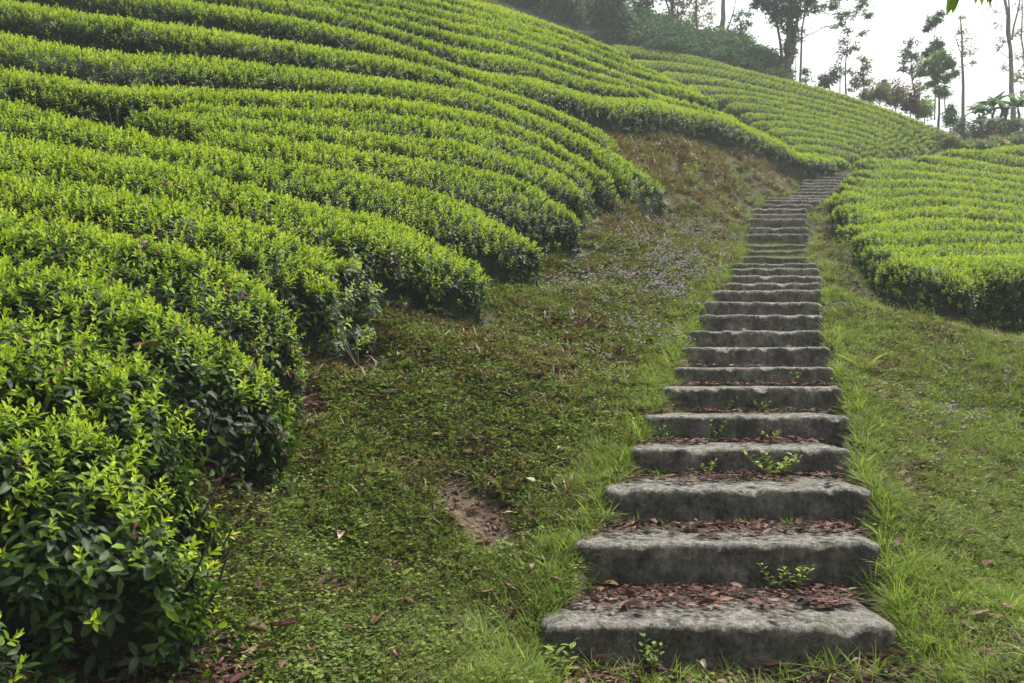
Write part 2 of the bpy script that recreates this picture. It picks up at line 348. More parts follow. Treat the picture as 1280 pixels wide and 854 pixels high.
def world_rows(rows, dtps, lo, hi):
    out = []
    for i, r in enumerate(rows):
        q = smooth_line(resample(r, 8), 3)
        if i + 1 < len(rows):
            nx = np.array(sorted(rows[i + 1])); gap = np.interp(q[:, 0], nx[:, 0], nx[:, 1], left=999, right=999) - q[:, 1]
            gap = np.where(gap > 200, 25, gap); sh = np.clip(gap * 0.3, 1.0, 13)
        else: sh = np.full(len(q), 4 if rows is not LROWS else 12)
        sh = smooth_line(sh[:, None], 8)[:, 0]
        y = q[:, 1] + sh
        D = np.clip(np.exp(dtps(q[:, 0], y)), lo, hi)
        X = (q[:, 0] - HX) * D / F; Z = EYE + (HY - y) * D / F
        w3 = smooth_line(np.stack([X, D, Z], 1), 3)
        out.append(resample(w3, 0.12 if D.min() < 12 else 0.22))
    return out
LW = world_rows(LROWS, dL, 1.7, 30); BW = world_rows(BROWS, dB, 26, 46); RW = world_rows(RROWS, dR, 11, 33)
HH_L, HH_B, HH_R = 0.56, 0.62, 0.68

# ------------------------------------------------------------------ ground surface
gp = []
for rows, hh in ((LW, HH_L), (BW, HH_B), (RW, HH_R)):
    for i, r in enumerate(rows):
        h = hh
        if rows is RW and i == len(RW) - 1: h = 0.85
        if rows is LW and i >= 18: h = 0.50
        n = 7
        for k in np.linspace(0, len(r) - 1, n).astype(int): gp.append((r[k][0], r[k][1], r[k][2] - h))
for (XL, XR, D, Z, r) in stp:
    gp.append((XL - .12, D + .2, Z - .05)); gp.append((XR + .12, D + .2, Z - .05)); gp.append(((XL + XR) / 2, D + .25, Z - .07))
bank = [(640,854,3.2),(400,854,3.0),(200,854,2.75),(0,854,2.5),(50,760,2.9),(200,740,3.35),(400,740,3.7),(600,740,4.1),(690,720,4.1),
 (300,600,4.4),(450,600,4.7),(600,640,4.8),(700,620,5.0),(770,575,5.6),(350,480,5.4),(500,480,6.0),(650,520,6.0),(760,500,6.6),(815,470,7.5),
 (500,420,6.8),(600,420,7.6),(700,430,8.0),(800,430,8.4),(600,380,8.6),(700,360,9.8),(800,370,10),(855,380,10.2),(680,310,11.5),(760,300,12.5),(850,310,13.2),(900,320,13.3),
 (780,255,14.6),(850,255,16),(900,270,16.5),(925,262,17.8),(830,200,18.5),(900,210,19.5),(950,222,21.3),(985,225,22.8),(850,172,21),(920,182,22.5),(980,200,24.3),(1000,210,25.2),
 (1280,854,3.2),(1180,854,3.35),(1280,760,4.07),(1180,720,4.4),(1280,650,5.4),(1150,640,5.0),(1280,560,6.7),(1150,560,6.2),(1280,480,8.3),(1150,500,7.6),(1100,420,9.2),(1200,420,9.6),(1280,425,9.9),(1160,400,10),
 (1050,380,10.3),(1055,330,12.6),(1060,300,15),(1045,270,17.5),(1050,250,19.5),(1420,600,6.2),(1420,460,9.4),(1420,854,3.1),
 (1060,215,26.5),(1085,203,27.6),(1120,192,29.5),(1160,187,31.5),(1200,178,36),(1240,176,40),(1280,172,44),(1400,160,46),
 (800,46,45),(860,38,46),(930,54,45),(962,74,44),(985,98,42.5),(700,15,46),(640,8,46),(560,-20,46)]
for (x, y, D) in bank: gp.append(P(x, y, D))
gp += [(X_, 3.5, stp[0][3] - .21) for X_ in (.2, .6, 1.0, 1.4)] + [(X_, 3.2, stp[0][3] - .23) for X_ in (.1, .8, 1.5)] + [(0, 0, 0.0), (0, 1.6, 0.15), (1.5, 1.5, 0.15), (0, -8, -2.2), (-8, -8, 0.5), (8, -8, -2.5), (-14, 2, 6), (-20, 12, 12), (-16, 25, 16), (-25, -8, 5), (8, 2, -0.4), (14, 0, -1.5), (14, 9, 0.4), (20, 18, 5.0),
       (26, 30, 9.6), (-5, 46, 21), (-20, 46, 22), (-30, 46, 22), (15, 48, 15.5), (24, 46, 12.6), (-10, 60, 19), (10, 60, 13), (20, 60, 10), (40, 60, 8), (40, 30, 7), (40, 0, -3), (-40, 60, 20), (-40, 10, 14), (0, -20, -5), (30, -20, -6), (-30, -20, 3)]
gp = np.array(gp)
GT = TPS(gp[:, :2], gp[:, 2], 0.0006)
def gz(x, y):
    x = np.asarray(x, float); y = np.asarray(y, float)
    z = GT(x, y)
    near = np.clip(1.4 - y / 30, 0.3, 1)
    return z + 0.07 * near * (fbm(x, y, 1.3, 3) - 0.5) * 2 * 0.6 + 0.06 * (fbm(x, y, 0.25, 9, 3) - 0.5)

def stair_at(x, y):
    """mask of the stair footprint and tread height there"""
    inside = np.zeros(np.shape(x), bool); top = np.full(np.shape(x), 99.0)
    for i, (XL, XR, D, Z, r) in enumerate(stp):
        De = stp[i + 1][2] if i + 1 < len(stp) else D + 0.7
        m = (y >= D - 0.03) & (y < De + 0.02) & (x > XL) & (x < XR); inside |= m; top = np.where(m, np.minimum(top, Z), top)
    return inside, top

def axis(a, b, fine, far):
    """coordinates from a to b, spacing grows with distance"""
    out = [a]; v = a
    while v < b: v += fine(v); out.append(v)
    return np.array(out)
ys = axis(-30, 66, lambda v: 1.2 if v < 0 else (0.4 if v < 1.8 else min(0.07 + 0.0015 * v * v, 0.5) if v < 30 else 0.7), None)
xs = axis(-45, 60, lambda v: 1.2 if abs(v) > 24 else (0.5 if v < -9 or v > 13 else (0.2 if v < -4 or v > 7 else 0.085)), None)
GX, GY = np.meshgrid(xs, ys); GZ = gz(GX, GY)
ins, top = stair_at(GX, GY)
XLf = np.interp(GY, [s[2] for s in stp], [s[0] for s in stp]); XRf = np.interp(GY, [s[2] for s in stp], [s[1] for s in stp])
onst = (GY > 3.4) & (GY < 26.6) & (GX > XLf + .08) & (GX < XRf - .08)
ztread = np.interp(GY, [s[2] + .3 for s in stp], [s[3] for s in stp])
GZ = np.where(onst, np.minimum(GZ, ztread - 0.42), GZ)
px, py = proj(GX, GY, GZ)
def patch_mask(px, py):
    # worn patch of bare earth on the left bank, elongated down to the right
    cx, cy = 590, 638; a = R(38); dx, dy = px - cx, (py - cy)
    u = dx * math.cos(a) + dy * math.sin(a); v = -dx * math.sin(a) + dy * math.cos(a)
    return (u / 92) ** 2 + (v / (26 + 10 * (u > 0))) ** 2 + 1.5 * (fbm(px, py, 36, 12, 4) - .5)
bare = np.clip(1.7 - .8 * patch_mask(px, py) - 0.9 * (fbm(GX, GY, 0.3, 5) - 0.5), 0, 1) * (GY < 8)
GZ = GZ + np.where(bare > 0, -0.05 * bare + 0.05 * bare * fbm(GX, GY, 0.12, 77, 3), 0)
# far land all round, sinking away behind the hill
ny, nx_ = GX.shape
idx = np.arange(ny * nx_).reshape(ny, nx_)
Q = np.stack([idx[:-1, :-1], idx[:-1, 1:], idx[1:, 1:], idx[1:, :-1]], -1).reshape(-1, 4)
V = np.stack([GX, GY, GZ], -1).reshape(-1, 3)
# skirt out to the horizon
ring = np.concatenate([idx[0, :], idx[1:, -1], idx[-1, -2::-1], idx[-2:0:-1, 0]])
Vn = [V]; last = ring; base_n = len(V)
for sc_, dz in ((1.4, -5), (2.2, -14), (3.6, -30)):
    rv = V[ring].copy(); c0 = np.array([7.5, 18, 0]); rv[:, :2] = (rv[:, :2] - c0[:2]) * sc_ + c0[:2]; rv[:, 2] = rv[:, 2] * 0.4 + dz
    cur = np.arange(len(ring)) + base_n; base_n += len(ring); Vn.append(rv)
    Q = np.vstack([Q, np.stack([last, np.roll(last, -1), np.roll(cur, -1), cur], -1)[:, ::-1]]); last = cur
V = np.vstack(Vn); V_ALL = V.copy()
soil = np.concatenate([np.clip(fbm(GX, GY, 1.1, 21).ravel() * 1.2 - 0.2, 0, 1), np.zeros(len(V) - ny * nx_)])
ba = np.concatenate([bare.ravel(), np.zeros(len(V) - ny * nx_)])
g = link('ground', quads_np('ground', V, Q, M['ground'], attrs={'soil': soil, 'bare': ba}))
tag(g, kind='structure')

# ------------------------------------------------------------------ leaf shapes
class LB:
    """collects leaf-like blades and thin stems into one mesh with an age per vertex"""
    def __init__(s): s.v = []; s.f = []; s.a = []; s.mi = []
    def leaf(s, base, d, up, L, W, age, fold=0.25, curl=0.25, segs=2, tipage=None):
        base = Vector(base); d = Vector(d).normalized(); up = Vector(up)
        side = d.cross(up)
        if side.length < 1e-4: side = d.cross(Vector((0.3, 0.8, 0.1)))
        side.normalize(); nrm = side.cross(d).normalized()
        o = len(s.v); s.v.append(base); s.a.append(age); prof = {2: (0.42, 0.78), 3: (0.25, 0.55, 0.82)}[segs]; wp = {2: (1.0, 0.72), 3: (0.78, 1.0, 0.62)}[segs]
        for t, wv in zip(prof, wp):
            c = base + d * (L * t) - nrm * (curl * L * t * t)
            for k in (-1, 0, 1):
                s.v.append(c + side * (k * W * 0.5 * wv) + nrm * (abs(k) * fold * W * 0.5)); s.a.append(age - (0.05 if k == 0 else 0))
        s.v.append(base + d * L - nrm * (curl * L)); s.a.append(tipage if tipage is not None else age)
        for k in (0, 1): s.f.append((o, o + 1 + k, o + 2 + k))
        for j in range(segs - 1):
            b = o + 1 + 3 * j
            for k in (0, 1): s.f.append((b + k, b + 3 + k, b + 4 + k, b + 1 + k))
        b = o + 1 + 3 * (segs - 1); t = len(s.v) - 1
        for k in (0, 1): s.f.append((b + k, t, b + 1 + k))
        s.mi += [0] * (2 + 2 * (segs - 1) + 2)
    def blade(s, base, d, L, W, age, bend=0.5, tipage=None):
        base = Vector(base); d = Vector(d).normalized(); h = Vector((d.x, d.y, 0)); h = h.normalized() if h.length > 1e-3 else Vector((1, 0, 0))
        side = Vector((-h.y, h.x, 0)); o = len(s.v)
        for t, wv in ((0, .8), (.4, 1), (.75, .65)):
            c = base + d * (L * t) + h * (bend * L * t * t * .6) - Vector((0, 0, bend * L * t * t * .6))
            for k in (-.5, .5): s.v.append(c + side * (k * W * wv)); s.a.append(age if tipage is None else age + (tipage - age) * t)
        s.v.append(base + d * L + h * (bend * L * .6) - Vector((0, 0, bend * L * .6))); s.a.append(age if tipage is None else tipage)
        s.f += [(o, o + 1, o + 3, o + 2), (o + 2, o + 3, o + 5, o + 4), (o + 4, o + 5, o + 6)]; s.mi += [0, 0, 0]
    def stem(s, a, b, r, age=0.2, mi=1):
        a = Vector(a); b = Vector(b); d = (b - a).normalized(); x = d.orthogonal().normalized(); y = d.cross(x); o = len(s.v)
        for c, rr in ((a, r), (b, r * .7)):
            for k in range(3):
                an = k * 2.094; s.v.append(c + x * (rr * math.cos(an)) + y * (rr * math.sin(an))); s.a.append(age)
        for k in range(3): s.f.append((o + k, o + (k + 1) % 3, o + 3 + (k + 1) % 3, o + 3 + k)); s.mi.append(mi)
    def mesh(s, name, mats):
        me = mesh_np(name, [tuple(v) for v in s.v], s.f, mats, True, {'age': s.a})
        me.polygons.foreach_set('material_index', np.minimum(s.mi, len(me.materials) - 1).astype(np.int32)); return me

U = random.uniform
def rdir(tilt_lo, tilt_hi, az=None):
    t = R(U(tilt_lo, tilt_hi)); a = U(0, 2 * math.pi) if az is None else az
    return Vector((math.sin(t) * math.cos(a), math.sin(t) * math.sin(a), math.cos(t)))
def proto_coll(name, builders, mats):
    c = bpy.data.collections.new(name)
    for i, lb in enumerate(builders):
        o = bpy.data.objects.new('%s_%02d' % (name, i), lb.mesh(name, mats)); c.objects.link(o)
    return c

def shoot_lb(bright):
    s = LB(); h = U(.045, .075); az = U(0, 6.28)
    s.stem((0, 0, -.05), (0, 0, h), .0016, .35, 0)
    for k in range(7):                                      # older leaves low on the shoot, spreading
        az += 2.4; z = -.045 + k * .011; f = k / 6
        d = rdir(62 - 12 * f, 95 - 25 * f, az); L = U(.040, .062) * (1 - .15 * f)
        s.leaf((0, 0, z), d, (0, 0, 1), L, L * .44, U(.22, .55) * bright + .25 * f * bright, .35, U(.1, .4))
    for k in range(4):                                      # young upright tips
        az += 2.2; f = k / 3
        d = rdir(36 - 18 * f, 58 - 30 * f, az); L = U(.032, .048) * (1 - .2 * f)
        s.leaf((0, 0, h * (.4 + .5 * f)), d, (0, 0, 1), L, L * .38, min(1, U(.62, .85) * bright + .2 * f * bright), .5, U(.0, .25))
    s.leaf((0, 0, h), rdir(0, 12), (1, 0, 0), .026, .007, .95 * bright, .6, 0)
    return s
def old_lb():
    s = LB(); az = U(0, 6.28)
    s.stem((0, 0, -.08), (0, 0, .05), .0022, .2, 0)
    for k in range(9):
        az += 2.4; z = -.07 + k * .015; L = U(.050, .074)
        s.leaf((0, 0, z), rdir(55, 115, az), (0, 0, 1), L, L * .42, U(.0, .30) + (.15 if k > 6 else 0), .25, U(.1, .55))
    return s
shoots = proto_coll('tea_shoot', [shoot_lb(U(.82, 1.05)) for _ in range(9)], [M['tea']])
def deadsprig_lb():
    s = LB()
    for k in range(4): s.leaf((0, 0, U(-.03, .03)), rdir(30, 110), (0, 0, 1), U(.03, .055), U(.014, .024), U(0, 1), .3, U(-.2, .5))
    return s
deadsp = proto_coll('withered_sprig', [deadsprig_lb() for _ in range(4)], [M['dead']])
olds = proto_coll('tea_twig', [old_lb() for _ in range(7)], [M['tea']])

# ------------------------------------------------------------------ scattering (geometry nodes, instances on the points of a mesh)
def gn_group(coll, name):
    ng = bpy.data.node_groups.new(name, 'GeometryNodeTree')
    ng.interface.new_socket('Geometry', in_out='INPUT', socket_type='NodeSocketGeometry'); ng.interface.new_socket('Geometry', in_out='OUTPUT', socket_type='NodeSocketGeometry')
    N = ng.nodes; gi = N.new('NodeGroupInput'); go = N.new('NodeGroupOutput'); ip = N.new('GeometryNodeInstanceOnPoints'); ci = N.new('GeometryNodeCollectionInfo')
    ci.inputs['Collection'].default_value = coll; ci.inputs['Separate Children'].default_value = True; ci.inputs['Reset Children'].default_value = True
    def na(nm, t):
        a = N.new('GeometryNodeInputNamedAttribute'); a.data_type = t; a.inputs['Name'].default_value = nm; return a.outputs['Attribute']
    Lk = ng.links.new
    Lk(gi.outputs[0], ip.inputs['Points']); Lk(ci.outputs[0], ip.inputs['Instance']); ip.inputs['Pick Instance'].default_value = True
    Lk(na('idx', 'INT'), ip.inputs['Instance Index']); Lk(na('rot', 'FLOAT_VECTOR'), ip.inputs['Rotation']); Lk(na('scl', 'FLOAT'), ip.inputs['Scale'])
    Lk(ip.outputs[0], go.inputs[0]); return ng
_gn = {}
def scatter(name, pts, rot, scl, idx, coll, parent=None):
    if coll.name not in _gn: _gn[coll.name] = gn_group(coll, coll.name + '_scatter')
    me = bpy.data.meshes.new(name); me.vertices.add(len(pts)); me.vertices.foreach_set('co', np.asarray(pts, np.float32).ravel())
    a = me.attributes.new('rot', 'FLOAT_VECTOR', 'POINT'); a.data.foreach_set('vector', np.asarray(rot, np.float32).ravel())
    a = me.attributes.new('scl', 'FLOAT', 'POINT'); a.data.foreach_set('value', np.asarray(scl, np.float32))
    a = me.attributes.new('idx', 'INT', 'POINT'); a.data.foreach_set('value', np.asarray(idx, np.int32))
    o = link(name, me, parent); md = o.modifiers.new('scatter', 'NODES'); md.node_group = _gn[coll.name]
    return o

def euler_from_dir(d, spin):
    """rotation taking +Z to d, after a spin about its own axis"""
    d = d / np.linalg.norm(d, axis=1, keepdims=True); th = np.arccos(np.clip(d[:, 2], -1, 1)); ph = np.arctan2(d[:, 1], d[:, 0])
    ct, st, cp, sp, cs, ss = np.cos(th), np.sin(th), np.cos(ph), np.sin(ph), np.cos(spin - ph), np.sin(spin - ph)
    # R = Rz(ph) Ry(th) Rz(spin)
    r00 = cp * ct * cs - sp * ss; r10 = sp * ct * cs + cp * ss; r20 = -st * cs; r21 = st * ss; r22 = ct
    return np.stack([np.arctan2(r21, r22), -np.arcsin(np.clip(r20, -1, 1)), np.arctan2(r10, r00)], 1)

# ------------------------------------------------------------------ tea hedges
def nearest(a, b):
    """distance from each point of a to polyline b (XY)"""
    if b is None: return np.full(len(a), 9.0)
    d = np.hypot(a[:, None, 0] - b[None, :, 0], a[:, None, 1] - b[None, :, 1]); return d.min(1)

HEDGE_PTS = []   # (x, y, halfwidth) for keeping the weeds out
def make_hedge(rows, i, hh, label, group, cover, near_parts=0, front_cap=0.72, endr=0.3, fill=.5, follow=.85, small=1.0, young=1.0):
    r = rows[i]; seed = abs(hash((group, i))) % 1000 if False else (len(group) * 31 + i * 7)
    d_next = nearest(r, rows[i + 1] if i + 1 < len(rows) else None); d_prev = nearest(r, rows[i - 1] if i > 0 else None)
    if i + 2 < len(rows): d_next = np.minimum(d_next, nearest(r, rows[i + 2]))
    if i > 1: d_prev = np.minimum(d_prev, nearest(r, rows[i - 2]))
    wf = smooth_line(np.clip(d_next * fill - .04, .18, front_cap)[:, None], 6)[:, 0]
    wb = smooth_line(np.clip(d_prev * fill - .02, .18, front_cap)[:, None], 6)[:, 0]
    n = len(r); tan = np.gradient(r[:, :2], axis=0); tan /= np.linalg.norm(tan, axis=1, keepdims=True) + 1e-9
    nor = np.stack([tan[:, 1], -tan[:, 0]], 1)                 # one side
    # front side = the side that faces downhill / the lower row (towards the camera side)
    if (nor @ np.array([0.25, -1.0])).mean() < 0: nor = -nor
    s = np.r_[0, np.cumsum(np.hypot(*np.diff(r[:, :2], axis=0).T))]
    e = np.minimum(s, s[-1] - s); endf = np.sqrt(np.clip(1 - (1 - np.clip(e / endr, 0, 1)) ** 2, 0.0, 1))
    hv = hh * (0.94 + 0.14 * fbm(s, s * 0 + seed, 1.2, seed, 2)) * (0.35 + 0.65 * endf)
    wf = wf * (.3 + .7 * endf) * (0.92 + .2 * fbm(s, s * 0 + seed, .8, seed + 5, 2)); wb = wb * (.3 + .7 * endf)
    gc = gz(r[:, 0], r[:, 1])
    ztop = 0.5 * (r[:, 2]) + 0.5 * (gc + hh); ztop = gc + np.clip(ztop - gc, hh * .8, hh * 1.25)
    def surf(si, u, inset=0.0):
        """point on the hedge envelope at arc length si, across u in [-1 front .. 1 back]"""
        cx = np.interp(si, s, r[:, 0]); cy = np.interp(si, s, r[:, 1]); nx = np.interp(si, s, nor[:, 0]); nyy = np.interp(si, s, nor[:, 1])
        W = np.where(u < 0, np.interp(si, s, wf), np.interp(si, s, wb)) - inset; au = np.abs(u)
        side = np.sign(u); off = -side * np.sin(np.minimum(au, 1) * math.pi / 2) ** 0.8 * W
        x = cx + nx * off; y = cy + nyy * off
        g0 = np.interp(si, s, gc); zt = np.interp(si, s, ztop) - g0; ef = np.interp(si, s, endf); zt = zt * (.25 + .75 * ef) - inset
        gu = GTc(x, y)
        prof = np.cos(np.minimum(au, 1) * math.pi / 2) ** 0.42
        skirt = 0.10
        z = gu * follow + g0 * (1 - follow) + zt * (skirt + (1 - skirt) * prof); z = np.where(u < 0, z, np.maximum(z, gu))
        return np.stack([x, y, np.maximum(z, gu + .03)], -1)
    # cheap local ground: interpolate gz over a small set of offsets
    offs = np.linspace(-1.0, 1.0, 5); tab = np.stack([gz(r[:, 0] + nor[:, 0] * o, r[:, 1] + nor[:, 1] * o) for o in offs], 1)
    def GTc(x, y):
        d = ((x[..., None] - r[:, 0]) ** 2 + (y[..., None] - r[:, 1]) ** 2) if x.size * n < 4e6 else None
        if d is not None: k = d.argmin(-1)
        else:
            k = np.empty(x.size, int); xf, yf = x.ravel(), y.ravel()
            for j in range(0, x.size, 4000): k[j:j + 4000] = ((xf[j:j + 4000, None] - r[:, 0]) ** 2 + (yf[j:j + 4000, None] - r[:, 1]) ** 2).argmin(-1)
            k = k.reshape(x.shape)
        o = (x - r[k, 0]) * nor[k, 0] + (y - r[k, 1]) * nor[k, 1]; t = np.clip((o + 1) / .5, 0, 3.999); j = t.astype(int); f = t - j
        return tab[k, j] * (1 - f) + tab[k, j + 1] * f
    mid = n // 2; base = (float(r[mid, 0]), float(r[mid, 1]), float(gc[mid])); t_ = empty('tea_hedge', base)
    tag(t_, label, 'tea hedge', group); b0 = np.array(base)
    # inner body
    us = np.linspace(-1, 1, 13); ss = np.linspace(0, s[-1], max(6, int(s[-1] / (.25 if r[mid, 1] < 14 else .45)))); SS, UU = np.meshgrid(ss, us, indexing='ij')
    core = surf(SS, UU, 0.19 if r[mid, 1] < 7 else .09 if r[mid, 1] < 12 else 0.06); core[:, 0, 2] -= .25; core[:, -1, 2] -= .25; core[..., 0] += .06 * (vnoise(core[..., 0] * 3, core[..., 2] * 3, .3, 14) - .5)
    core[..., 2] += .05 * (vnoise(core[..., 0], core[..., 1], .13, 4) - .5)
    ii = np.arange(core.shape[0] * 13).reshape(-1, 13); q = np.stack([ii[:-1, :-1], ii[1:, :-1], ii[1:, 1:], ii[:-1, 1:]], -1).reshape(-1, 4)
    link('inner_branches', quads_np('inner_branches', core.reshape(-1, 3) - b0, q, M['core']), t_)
    # foliage
    A = s[-1] * (wf.mean() + wb.mean() + hh * 1.2)
    N = int(A * cover * 1.25)
    si = rng.uniform(0, s[-1], N); u = np.clip(rng.uniform(-1.04, 1.0, N), -1, 1)
    p = surf(si, u); p1 = surf(si, np.clip(u + .03, -1, 1)); p2 = surf(np.clip(si + .03, 0, s[-1]), u); p3 = surf(si, np.clip(u - .03, -1, 1))
    nn = np.cross(p2 - p, p1 - p3); nn = np.where(nn[:, 2:3] < 0, -nn, nn); nn /= np.linalg.norm(nn, axis=1, keepdims=True) + 1e-9
    # ends face outwards
    k0 = si < .25; k1 = si > s[-1] - .25
    nn[k0, :2] -= tan[0] * .7; nn[k1, :2] += tan[-1] * .7
    D = p[:, 1]
    topness = np.clip(nn[:, 2], 0, 1) ** 1.2 * np.clip((1 - np.abs(u)) * 2.4, 0, 1)
    clump = fbm(p[:, 0], p[:, 1] + p[:, 2], .25, 31, 2)
    ext = rng.uniform(0, 1, N) < (.55 if r[mid, 1] < 12 else .25)
    istop = rng.uniform(0, 1, N) < np.clip(topness * 1.7 * young + (clump - .5) * .8, .03, .99)
    big = np.clip(.80 + .012 * (D - 5), .76, 1.2) * small
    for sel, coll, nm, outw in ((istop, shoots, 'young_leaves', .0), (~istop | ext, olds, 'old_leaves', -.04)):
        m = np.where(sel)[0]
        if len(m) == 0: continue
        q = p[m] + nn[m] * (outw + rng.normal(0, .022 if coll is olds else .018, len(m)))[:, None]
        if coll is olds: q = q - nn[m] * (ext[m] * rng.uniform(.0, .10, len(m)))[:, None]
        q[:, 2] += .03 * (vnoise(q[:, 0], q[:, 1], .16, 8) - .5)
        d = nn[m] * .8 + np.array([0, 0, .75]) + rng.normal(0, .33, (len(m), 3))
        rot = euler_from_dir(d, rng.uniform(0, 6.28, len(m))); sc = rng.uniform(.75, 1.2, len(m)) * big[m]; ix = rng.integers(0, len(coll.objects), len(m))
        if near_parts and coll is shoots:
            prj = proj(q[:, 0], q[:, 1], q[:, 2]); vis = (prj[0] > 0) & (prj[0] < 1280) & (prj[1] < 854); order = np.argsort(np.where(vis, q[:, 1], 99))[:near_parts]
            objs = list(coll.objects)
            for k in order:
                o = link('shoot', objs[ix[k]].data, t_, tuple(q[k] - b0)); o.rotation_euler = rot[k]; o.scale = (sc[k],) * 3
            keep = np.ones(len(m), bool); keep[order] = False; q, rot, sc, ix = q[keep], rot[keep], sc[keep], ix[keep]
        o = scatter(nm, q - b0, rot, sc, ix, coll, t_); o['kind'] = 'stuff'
    if r[:, 1].min() < 12:
        m = np.where((rng.uniform(0, 1, N) < .012 + .05 * (fbm(p[:, 0], p[:, 1], .5, 88, 2) > .66)))[0]
        if len(m): o = scatter('withered_leaves', p[m] + nn[m] * .01 - b0, euler_from_dir(nn[m], rng.uniform(0, 6.28, len(m))), rng.uniform(.7, 1.1, len(m)), rng.integers(0, 4, len(m)), deadsp, t_); o['kind'] = 'stuff'
    for k in range(0, n, 2): HEDGE_PTS.append((r[k, 0] + nor[k, 0] * (wf[k] - wb[k]) * .5, r[k, 1] + nor[k, 1] * (wf[k] - wb[k]) * .5, (wf[k] + wb[k]) * .5 * .86))
    # bare stems under the near open-sided rows
    if r[:, 1].min() < 13:
        lb = LB(); cnt = int(s[-1] / .22)
        for _ in range(cnt):
            a = U(0, s[-1]); x = np.interp(a, s, r[:, 0]) + nor[mid, 0] * .12; y = np.interp(a, s, r[:, 1]) + nor[mid, 1] * .12; z = float(np.interp(a, s, gc)) - .05
            nx, ny_ = np.interp(a, s, nor[:, 0]), np.interp(a, s, nor[:, 1]); W = np.interp(a, s, wf)
            p0 = Vector((x, y, z)) - Vector(base)
            for _k in range(3):
                j = U(.4, .95) * W; p1_ = p0 + Vector((nx * j + U(-.15, .15), ny_ * j + U(-.15, .15), U(.25, .42))); pm = p0.lerp(p1_, .5) + Vector((U(-.04, .04), U(-.04, .04), U(-.05, .04)))
                lb.stem(p0, pm, .010); lb.stem(pm, p1_, .006)
        o = link('stems', lb.mesh('stems', [M['twig'], M['twig']]), t_); o['kind'] = 'stuff'
    return t_

nL = len(LW)
LLAB = {nL - 1: 'small tea bush cut off by the bottom left corner of the picture', nL - 2: 'nearest big tea hedge with large dark leaves hanging over the bare hollow',
        nL - 3: 'near tea hedge with bright tips, directly above the nearest big one', 6: 'long tea hedge with dark face above the rusty bank, reaching the stair top',
        0: 'topmost tea hedge of the big slope, running along its ridge under the weeping trees'}
for i in range(nL):
    lab = LLAB.get(i) or 'clipped yellow-green tea hedge, %s row down from the ridge of the big left slope' % ORD[i]
    Dm = LW[i][:, 1].min()
    cov = 600 if Dm < 4 else 540 if Dm < 6 else 440 if Dm < 9 else 340
    hh = 0.52 if i >= 18 else HH_L
    make_hedge(LW, i, hh, lab, 'tea hedges of the big left slope', cov, near_parts={nL - 1: 60, nL - 2: 300, nL - 3: 260, nL - 4: 120}.get(i, 0), front_cap=.75 if i != 6 else .6, fill=.45 if i < 7 else .47 if i < 10 else .52, follow=.60 if i < 8 else .68 if i < 10 else .86, young=.42 if i >= nL - 3 else .50 if i >= nL - 5 else .72 if i >= nL - 7 else .9)
for i in range(len(BW)):
    lab = 'hazy tea hedge of the far slope, %s row below its tree line' % ORD[i] if i else 'topmost hazy tea hedge of the far slope, along the foot of the trees'
    make_hedge(BW, i, HH_B, lab, 'tea hedges of the far slope', 300, endr=.5, fill=.44, small=.85)
nR = len(RW)
for i in range(nR):
    lab = 'tea hedge right of the stairs, %s row above the dark-faced lowest one' % ORD[nR - 2 - i] if i < nR - 1 else 'lowest tea hedge right of the stairs, with a tall dark leafy face and bare stems'
    make_hedge(RW, i, .85 if i == nR - 1 else HH_R, lab, 'tea hedges right of the stairs', 480 if i == nR - 1 else 300 if i > 8 else 240, front_cap=.62 if i < nR - 1 else .75, fill=.42, follow=.7)
HP = np.array(HEDGE_PTS)
def in_hedge(x, y, grow=0.0):
    out = np.zeros(len(x), bool)
    for j in range(0, len(x), 2000):
        d = np.hypot(x[j:j + 2000, None] - HP[:, 0], y[j:j + 2000, None] - HP[:, 1]); out[j:j + 2000] = (d < HP[:, 2] + grow).any(1)
    return out

